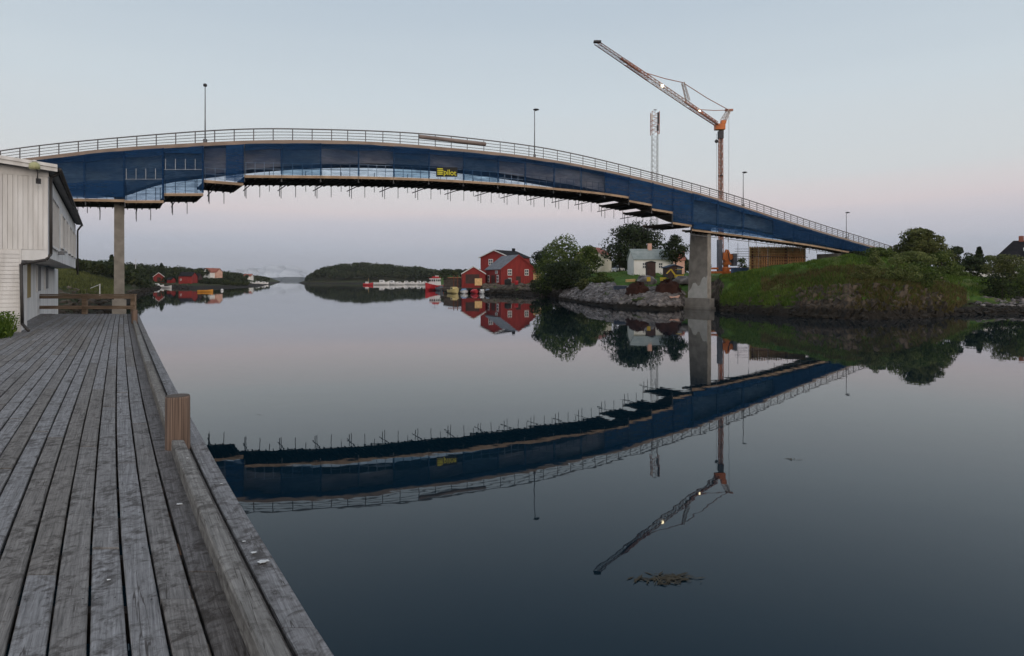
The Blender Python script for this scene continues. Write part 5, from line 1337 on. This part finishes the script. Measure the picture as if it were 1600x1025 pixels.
# telecom mast
TP = PZ(1021.5, ez(1021, 148) - .5, 148)
tm = thing('telecom_mast', 'slim lattice telecom mast with antenna panels behind the bridge', 'mast', TP)
ttop = P(1023.5, 175, 148)
cut = TP.lerp(ttop, .14); cut2 = TP.lerp(ttop, .86)
lattice(MB(), TP, cut, 1.7, 1.6, 4, .12).build('mast_section', M['crane_red'], tm)
lattice(MB(), cut, cut2, 1.5, 1.25, 22, .065).build('mast_section', M['steel_light'], tm)
lattice(MB(), cut2, ttop, 1.7, 1.7, 5, .08).build('mast_section', M['crane_red'], tm)
for k, (dx, z0) in enumerate(((.75, 177), (.75, 186), (.6, 197), (-.75, 180))):
    MB().box(P(1023.5, z0 + 3, 147.2) + Vector((dx, 0, 0)), (.4, .3, 1.3)).build('antenna_panel', M['dark_steel' if k < 3 else 'crane_white'], tm)
MB().box(ttop + Vector((0, 0, .5)), (.7, .2, .16)).build('antenna_head', M['steel'], tm)
MB().tube(ttop, ttop + Vector((0, 0, .5)), .05, 5).build('antenna_stem', M['steel'], tm)

# ------------------------------------------------------------------ building site
fw = thing('timber_formwork', 'tall yellow and brown timber formwork under the bridge', 'formwork', PZ(1213, 4.6, 93))
FD = 93.0
def fwp(px, y): return P(px, y, FD)
bot = lambda px: np.interp(px, [1168, 1257], [430, 420])
for k in range(6):
    x0 = 1171 + k * 14.4; x1 = x0 + 14.0
    mb = MB(); mb.prism([fwp(x0, bot(x0)), fwp(x1, bot(x1)), fwp(x1, 401.5), fwp(x0, 401.5)], (0, .06, 0))
    mb.build('panel', M['form_y'] if k == 0 else M['form_r'], fw)
    mb = MB(); mb.prism([fwp(x0, 400.5), fwp(x1, 400.5), fwp(x1, 386.5), fwp(x0, 386.5)], (0, .06, 0))
    mb.build('panel', M['form_y'] if k < 1 else M['form_o'], fw)
rf = random.Random(4)
for k in range(24):
    x_ = 1171.5 + k * 3.72
    MB().beam(fwp(x_, bot(x_) + 1) - Vector((0, .09, 0)), fwp(x_, 385.4 + rf.uniform(-.3, .3)) - Vector((0, .12, 0)), .16, .2, (0, 1, 0)).build('stud', M[rf.choice(['form_y', 'form_o', 'form_o', 'form_r'])], fw)
for k in range(7):
    y_ = 387.5 + k * 4.4
    MB().beam(fwp(1170, y_) - Vector((0, .22, 0)), fwp(1258, y_ + .2) - Vector((0, .22, 0)), .09, .12).build('waler', M['form_y' if k < 3 else 'form_o'], fw)
st = thing('tube_scaffold', 'light tube scaffold standing around the timber formwork', 'scaffolding', PZ(1170, 4.4, 91))
for y_ in (401.5, 416.5):
    MB().tube(P(1146, y_ - 1.5, 91.6), P(1262, y_ + .5, 91.6), .035, 5).build('ledger', M['dark_steel'], st)
for px in (1153, 1170, 1200, 1230, 1258):
    MB().tube(P(px, 428, 91.5), P(px, 380, 91.5), .03, 5).build('standard', M['steel'], st)
for k in range(5):
    MB().tube(P(1148, 389 + k * 3.8, 92.4), P(1170, 389 + k * 3.8, 92.4), .025, 4).build('ladder_rung', M['dark_steel'], st)
def heap(name, label, cat, px, d, w, h, dp_, mat, seed, rough=.3, leafy=None):
    t = thing(name, label, cat, east.pos(px, d))
    mb = MB(); n, m = 22, 8; base = east.pos(px, d, -.15); rings = []
    for j in range(m + 1):
        el = j / m * math.pi / 2; ring = []
        for i in range(n):
            an = i / n * 6.2832; k_ = 1 + rough * fbm(math.cos(an) * 1.6 + seed, math.sin(an) * 1.6, el * 2)
            ring.append(base + Vector((math.cos(an) * w / 2 * math.cos(el) ** .8 * k_, math.sin(an) * dp_ / 2 * math.cos(el) ** .8 * k_, h * math.sin(el) * k_)))
        rings.append(ring)
    mb.loft(rings); mb.build('mound', M[mat], t, True)
    if leafy:
        rg = random.Random(seed); cr_ = MB()
        for _ in range(14):
            an = rg.uniform(0, 6.28); f = rg.random(); leaf_cloud(cr_, base + Vector((math.cos(an) * w * .38 * f, math.sin(an) * dp_ * .38 * f, h * (1 - .6 * f))), (w * .17, dp_ * .17, h * .25), 90, .22, rg)
        cr_.build('twigs', M[leafy], t)
    return t
heap('brush_heap', 'rust brown heap on the stone bank left of the other', 'heap', 996, 81, 3.0, 1.55, 2.2, 'rust', 1, .3, 'leaf_rust')
heap('brush_heap', 'larger rust brown heap on the stone bank beside the pier', 'heap', 1043, 79, 3.4, 1.6, 2.4, 'rust', 2, .3, 'leaf_rust')
heap('gravel_heap', 'grey gravel heap behind the two rust brown heaps', 'heap', 1010, 94, 3.2, 1.3, 2.4, 'stone', 3, .25)
heap('gravel_heap', 'grey gravel slope against the left side of the pier', 'heap', 1073, 90, 4.6, 1.1, 3.0, 'stone', 4, .2)
heap('net_heap', 'blue grey heap of fishing net beyond the dock railing', 'heap', 122, 44, 2.0, .75, 1.4, 'net_heap', 5, .35)
bx = thing('site_tank', 'dark blue site tank on the stone bank', 'tank', PZ(969, ez(969, 86), 86))
MB().box(PZ(969, ez(969, 86) + .25, 86), (1.6, 1.0, .7)).build('body', M['roof_blue'], bx); MB().box(PZ(969, ez(969, 86) + .63, 86), (1.68, 1.06, .06)).build('lid', M['grey_paint'], bx)
ts = thing('timber_pile', 'small pile of yellow boards behind the stone bank', 'timber', PZ(985, ez(985, 98), 98))
for k in range(4): MB().beam(PZ(978, ez(985, 98) + .15 + k * .11, 97.8 + .1 * k), PZ(992, ez(985, 98) + .22 + k * .11, 98 + .1 * k), .5, .08).build('plank', M['form_y'], ts)
ts = thing('timber_pile', 'scattered pinkish planks at the foot of the bridge pier', 'timber', PZ(1054, ez(1054, 77), 77))
for k in range(3): MB().beam(PZ(1046 + k, ez(1054, 76) + .45 - .08 * k, 75.5), PZ(1060 + k, ez(1054, 77) + .05 + .14 * k, 75.9), .2, .06).build('plank', M['salmon'], ts)
bc = thing('site_container', 'blue site container beside the timber formwork', 'container', PZ(1158, ez(1158, 96), 96))
MB().box(PZ(1158, ez(1158, 96) + .35, 96), (2.6, 1.4, 1.1)).build('body', M['blue_tarp'], bc)
for k in range(6): MB().box(PZ(1158, ez(1158, 96) + .35, 95.27) + Vector((-1.15 + k * .46, 0, 0)), (.08, .05, 1.0)).build('rib', M['blue_tarp'], bc)
# little yellow excavator
xc = PZ(1060, ez(1060, 99), 99)
ex = thing('mini_excavator', 'small yellow excavator with bent arm beside the site hut', 'excavator', xc)
for sy in (-.5, .5): MB().box(xc + Vector((0, sy, .2)), (1.7, .3, .4)).build('track', M['tyre'], ex)
MB().box(xc + Vector((.1, 0, .65)), (1.2, 1.0, .45)).build('body', M['yellow_paint'], ex)
MB().box(xc + Vector((.1, .1, 1.25)), (.7, .7, .75)).build('cab', M['glass'], ex); MB().box(xc + Vector((.1, .1, 1.66)), (.8, .8, .07)).build('cab_roof', M['yellow_paint'], ex)
ar = MB(); ar.beam(xc + Vector((-.5, -.2, .7)), xc + Vector((-1.2, -.2, 1.7)), .16, .2); ar.beam(xc + Vector((-1.2, -.2, 1.7)), xc + Vector((-1.9, -.2, 1.0)), .13, .16); ar.build('arm', M['yellow_paint'], ex)
MB().prism([xc + Vector(v) for v in ((-2.1, -.4, .95), (-1.75, -.4, 1.0), (-1.7, -.4, .6), (-2.0, -.4, .5))], (0, .45, 0)).build('bucket', M['dark_steel'], ex)
bv = PZ(1013, ez(1013, 92) + 1.0, 91)
hy = thing('warning_sign', 'small yellow sign board in front of the gravel heap', 'sign', PZ(1013.5, ez(1013, 90), 90))
MB().box(PZ(1013.5, ez(1013, 90) + .95, 90), (.5, .04, .62)).build('board', M['yellow_paint'], hy); MB().box(PZ(1013.5, ez(1013, 90) + .3, 90.05), (.06, .05, .7)).build('post', M['steel'], hy)
for k, (px, lab) in enumerate(((1036, 'yellow barrier board left of the small excavator'), (1073, 'yellow barrier board close to the concrete pier'))):
    t = thing('site_barrier', lab, 'barrier', PZ(px, ez(px, 95), 95), 0, 'yellow site barriers')
    for s_ in (-.35, .35): MB().box(PZ(px, ez(px, 95) + .35, 95) + Vector((s_, 0, 0)), (.07, .07, .75)).build('leg', M['yellow_paint'], t)
    for z_ in (.35, .62): MB().box(PZ(px, ez(px, 95) + z_, 94.94), (.95, .04, .17)).build('board', M['yellow_paint'], t)

# cars
def make_car(label, px, d, rot, paint):
    loc = east.pos(px, d, .02); t = thing('parked_car', label, 'car', loc, rot, 'cars parked before the black roofed house')
    W4 = Matrix.Translation(loc) @ Matrix.Rotation(rot, 4, 'Z')
    prof = [(-2.1, .35), (-2.15, .75), (-1.75, .92), (2.0, .92), (2.12, .7), (2.1, .35)]
    MB().prism([(x_, -.82, z_) for x_, z_ in prof], (0, 1.64, 0)).xform(W4).build('body', M[paint], t)
    MB().prism([(x_, -.7, z_) for x_, z_ in ((-.95, .92), (-.45, 1.42), (1.2, 1.44), (1.85, .92))], (0, 1.4, 0)).xform(W4).build('cabin', M['glass'], t)
    MB().prism([(x_, -.68, z_) for x_, z_ in ((-.45, 1.425), (-.35, 1.49), (1.1, 1.5), (1.2, 1.445))], (0, 1.36, 0)).xform(W4).build('roof', M[paint], t)
    for x_ in (-1.3, 1.3):
        for y_ in (-.84, .66): MB().lathe((x_, y_ + .18, .32), [(.32, 0), (.32, .18)], 12, Matrix.Rotation(R(90), 3, 'X')).xform(W4).build('wheel', M['tyre'], t)
make_car('white car under the dark tree beside the olive tree', 1479, 101, R(8), 'boat_white')
make_car('white car between the slender spruce and the pale shrub', 1541, 100, R(-5), 'boat_white')
make_car('silver grey car under the small dark tree', 1507, 104, R(4), 'steel_light')
make_car('small white car on the lawn left of the white cottage', 966, 150, R(60), 'boat_white')
bpy.data.objects[[o.name for o in bpy.data.objects if o.name.startswith('parked_car')][-1]]['group'] = 'car by the cottage'

# ------------------------------------------------------------------ boats
def boat(name, label, px, d, L_, rot, hull, cabin='boat_white', kind='cabin', group=None, beam=.36, free=.13):
    loc = PZ(px, 0, d); t = thing(name, label, 'boat', loc, rot, group)
    W4 = Matrix.Translation(loc) @ Matrix.Rotation(rot, 4, 'Z'); B = L_ * beam / 2
    rings = []
    for f_, wd, kz, sh in ((-.5, .78, -.1, 1.0), (-.3, .95, -.15, .95), (0, 1, -.16, .95), (.22, .86, -.15, 1.08), (.38, .55, -.1, 1.25), (.5, .05, .02, 1.5)):
        x_ = f_ * L_; b_ = B * wd; h_ = L_ * free * sh
        rings.append([Vector((x_, -b_, h_)), Vector((x_, -b_ * .86, h_ * .3)), Vector((x_, -b_ * .3, kz)), Vector((x_, b_ * .3, kz)), Vector((x_, b_ * .86, h_ * .3)), Vector((x_, b_, h_)), Vector((x_, b_ * .82, h_ * .97)), Vector((x_, -b_ * .82, h_ * .97))])
    put = lambda mb, nm, mt, sm=False, par=t: mb.xform(W4).build(nm, M[mt], par, sm)
    put(MB().loft(rings), 'hull', hull)
    h_ = L_ * free
    put(MB().loft([[r_[0] + Vector((0, -.03, .012)), r_[0] + Vector((0, -.03, .06)), r_[0] + Vector((0, .05, .06)), r_[0] + Vector((0, .05, .012))] for r_ in rings]), 'gunwale', cabin)
    put(MB().loft([[r_[5] + Vector((0, -.05, .012)), r_[5] + Vector((0, -.05, .06)), r_[5] + Vector((0, .03, .06)), r_[5] + Vector((0, .03, .012))] for r_ in rings]), 'gunwale', cabin)
    if kind == 'cabin':
        c0, c1 = -.12 * L_, .24 * L_; hh = L_ * .15
        cb = put(MB().loft([[Vector((x_, sy * B * w_, z_)) for x_, sy in ((c0, -1), (c1 if z_ < h_ + .1 else c1 - L_ * .09, -1), (c1 if z_ < h_ + .1 else c1 - L_ * .09, 1), (c0, 1))] for z_, w_ in ((h_ * .9, .68), (h_ + hh, .58))]), 'cabin', cabin)
        for sy in (-1, 1): put(MB().box((.03 * L_, sy * B * .64, h_ + hh * .55), (L_ * .2, .05, hh * .4)), 'window', 'glass', False, cb)
        put(MB().box((.165 * L_, 0, h_ + hh * .6), (.06, B, hh * .4)), 'window', 'glass', False, cb)
        put(MB().box((-.42 * L_, 0, h_ * .9), (L_ * .06, .35, h_ * .9)), 'outboard_motor', 'dark_steel')
    if kind == 'fishing':
        c0, c1 = -.30 * L_, .06 * L_; hh = L_ * .26
        cb = put(MB().loft([[Vector((x_, sy * B * w_, z_)) for x_, sy in ((c0, -1), (c1, -1), (c1, 1), (c0, 1))] for z_, w_ in ((h_ * .9, .75), (h_ + hh, .68))]), 'wheelhouse', cabin)
        put(MB().box((-.12 * L_, 0, h_ + hh + .06), (L_ * .4, B * 1.5, .12)), 'wheelhouse_roof', 'boat_red')
        put(MB().box((-.14 * L_, .1, h_ + hh + .36), (L_ * .2, B * .9, .45)), 'flybridge', 'boat_red'); put(MB().box((-.16 * L_, .5, h_ + hh + .72), (L_ * .1, B * .5, .25)), 'radar', 'boat_white')
        for k in (-.5, 0, .5): put(MB().box((c1 + .02, k * B, h_ + hh * .68), (.05, B * .36, hh * .3)), 'window', 'glass', False, cb)
        for sy in (-1, 1):
            for k in (0, 1, 2): put(MB().box((c0 + L_ * (.06 + .11 * k), sy * (B * .715), h_ + hh * .68), (L_ * .075, .06, hh * .3)), 'window', 'glass', False, cb)
        put(MB().tube((-.1 * L_, 0, h_ + hh), (-.1 * L_, 0, h_ + hh + L_ * .26), .05, 6), 'mast', 'dark_steel')
        put(MB().box((-.1 * L_, 0, h_ + hh + L_ * .22), (.1, B * 1.1, .06)), 'yard', 'dark_steel')
    if kind == 'mast':
        put(MB().box((-.1 * L_, 0, h_ + .5), (L_ * .35, B * 1.2, 1.1)), 'cabin', cabin); put(MB().box((-.1 * L_, 0, h_ + .72), (L_ * .36, B * 1.22, .3)), 'window', 'glass')
        put(MB().tube((.05 * L_, 0, h_), (.05 * L_, 0, h_ + L_ * .55), .07, 6), 'mast', 'form_y')
    if kind == 'covered':
        put(MB().loft([[Vector((x_, -B * w_, h_)), Vector((x_, -B * w_ * .5, h_ + z_)), Vector((x_, B * w_ * .5, h_ + z_)), Vector((x_, B * w_, h_))] for x_, w_, z_ in ((-.46 * L_, .75, .35), (0, .98, .6), (.36 * L_, .5, .3))]), 'cover', cabin)
    if kind == 'open':
        for k in (-.25, .1): put(MB().box((k * L_, 0, h_ * .9), (.25, B * 1.5, .06)), 'thwart', 'old_wood')
    return t
boat('fishing_boat', 'red hulled fishing boat with white wheelhouse at the jetty', 677, 205, 8.4, R(-118), 'boat_red', 'boat_white', 'fishing', None, .40, .20)
boat('small_boat', 'grey open workboat moored right of the fishing boat', 687, 200, 5.2, R(-70), 'boat_grey', 'boat_grey', 'open', 'boats moored by the jetty', .42, .2)
boat('small_boat', 'cream yellow boat with cabin moored at the jetty', 709, 158, 4.6, R(-60), 'boat_yellow', 'boat_yellow', 'cabin', 'boats moored by the jetty', .46, .2)
boat('small_boat', 'white boat under a pale blue cover at the jetty', 725, 157, 4.0, R(-80), 'boat_white', 'boat_blue', 'covered', 'boats moored by the jetty', .5, .15)
boat('small_boat', 'red small boat moored between two white boats', 742, 157, 3.6, R(-70), 'boat_red', 'boat_red', 'covered', 'boats moored by the jetty', .5, .15)
boat('small_boat', 'white small boat right of the red boat at the jetty', 753, 156, 3.4, R(-75), 'boat_white', 'boat_white', 'cabin', 'boats moored by the jetty', .42, .16)
boat('small_boat', 'white small boat moored closest to the dark boulders', 762, 155.5, 3.4, R(-80), 'boat_white', 'boat_grey', 'covered', 'boats moored by the jetty', .42, .17)
boat('fishing_boat', 'small red and white boat with mast before the island wood', 575, 395, 6.0, R(12), 'boat_red', 'boat_white', 'mast', None, .36, .2)
for k, (px, d, L_, rt, lb_) in enumerate(((596, 410, 10, 8, 'white cabin cruiser moored right of the red masted boat'), (612, 415, 8.5, -10, 'white motorboat second after the red masted boat'), (624, 412, 6.5, 5, 'small white motorboat in the middle of the marina row'), (634, 430, 8, 14, 'white cruiser in the far marina row before the wood'),
                                   (644, 425, 7, 0, 'low white motorboat in the marina left of the pair'), (654, 432, 8, -8, 'white motorboat of the pair left of the fishing boat'), (663, 420, 7.5, 6, 'white motorboat close to the left of the fishing boat'))):
    boat('motorboat', lb_, px, d, L_, R(rt), 'boat_white', 'boat_white', 'cabin', 'white motorboats in the marina', .34, .17)
t = thing('pontoon', 'low pale floating pontoon beside the white motorboats', 'pontoon', PZ(628, 0, 438))
for k in range(9): MB().box(PZ(586 + k * 10, .35, 440), (4.2, 2, .3)).build('float', M['grey_paint'], t)
for k in range(5): MB().tube(PZ(590 + k * 19, -1, 441.5), PZ(590 + k * 19, 2.6, 441.5), .14, 6).build('pile', M['old_wood'], t)
boat('motorboat', 'white boat lying below the small red west boathouse', 244, 268, 6.0, R(10), 'boat_white', 'boat_white', 'cabin', 'white boats at the west shore', .34, .15)
boat('motorboat', 'white boat aground right of the small red west boathouse', 261, 262, 4.4, R(-15), 'boat_white', 'boat_white', 'open', 'white boats at the west shore', .34, .16)
boat('rowing_boat', 'orange rowing boat afloat in front of the weedy spit', 321, 176, 3.9, R(12), 'boat_orange', 'boat_orange', 'open', None, .30, .13)
for px, L_, lb_ in ((393, 6, 'white boat moored under the far red roofed house'), (402, 7.5, 'white cruiser in the middle of the far west boats'), (412, 6.5, 'white boat at the outer end of the far west boats')):
    boat('motorboat', lb_, px, 455, L_, R(6), 'boat_white', 'boat_white', 'cabin', 'white boats at the far west shore', .34, .17)
for px, d, lb_ in ((347, 196, 'white mooring buoy right of the orange rowing boat'), (217, 262, 'white mooring buoy near the slim left pier')):
    t = thing('mooring_buoy', lb_, 'buoy', PZ(px, 0, d), 0, 'mooring buoys')
    MB().lathe(PZ(px, 0, d), [(.1, -.2), (.32, -.05), (.4, .2), (.32, .45), (.1, .6)], 12).build('float', M['boat_white'], t, True); MB().tube(PZ(px, .55, d), PZ(px, .85, d), .06, 5).build('ring', M['dark_steel'], t)

# floating weed
def weed(px, y, w, n, label, seed):
    d = EYE * F / (y - HZ); rg = random.Random(seed); mb = MB(); c_ = PZ(px, .004, d)
    for _ in range(n):
        p = c_ + Vector((rg.gauss(0, w * .30), rg.gauss(0, w * .12), rg.uniform(0, .012))); ln = rg.uniform(.02, .09); an = rg.gauss(.2, .8)
        dv = Vector((math.cos(an), math.sin(an), 0)) * ln; sv = Vector((-dv.y, dv.x, 0)) * rg.uniform(.08, .2)
        mb.add([p - dv - sv * .4, p + sv * -1, p + dv, p + sv], [(0, 1, 2, 3)])
    tag(mb.build('floating_seaweed', M['seaweed']), label, 'seaweed', kind='stuff')
weed(1045, 905, .50, 150, 'brown patch of seaweed floating on the near water', 1)
weed(1241, 718, .2, 9, 'tiny dark weed scraps floating right of the reflection', 2)
weed(405, 648, .12, 3, 'tiny dark weed scrap floating near the dock', 3)
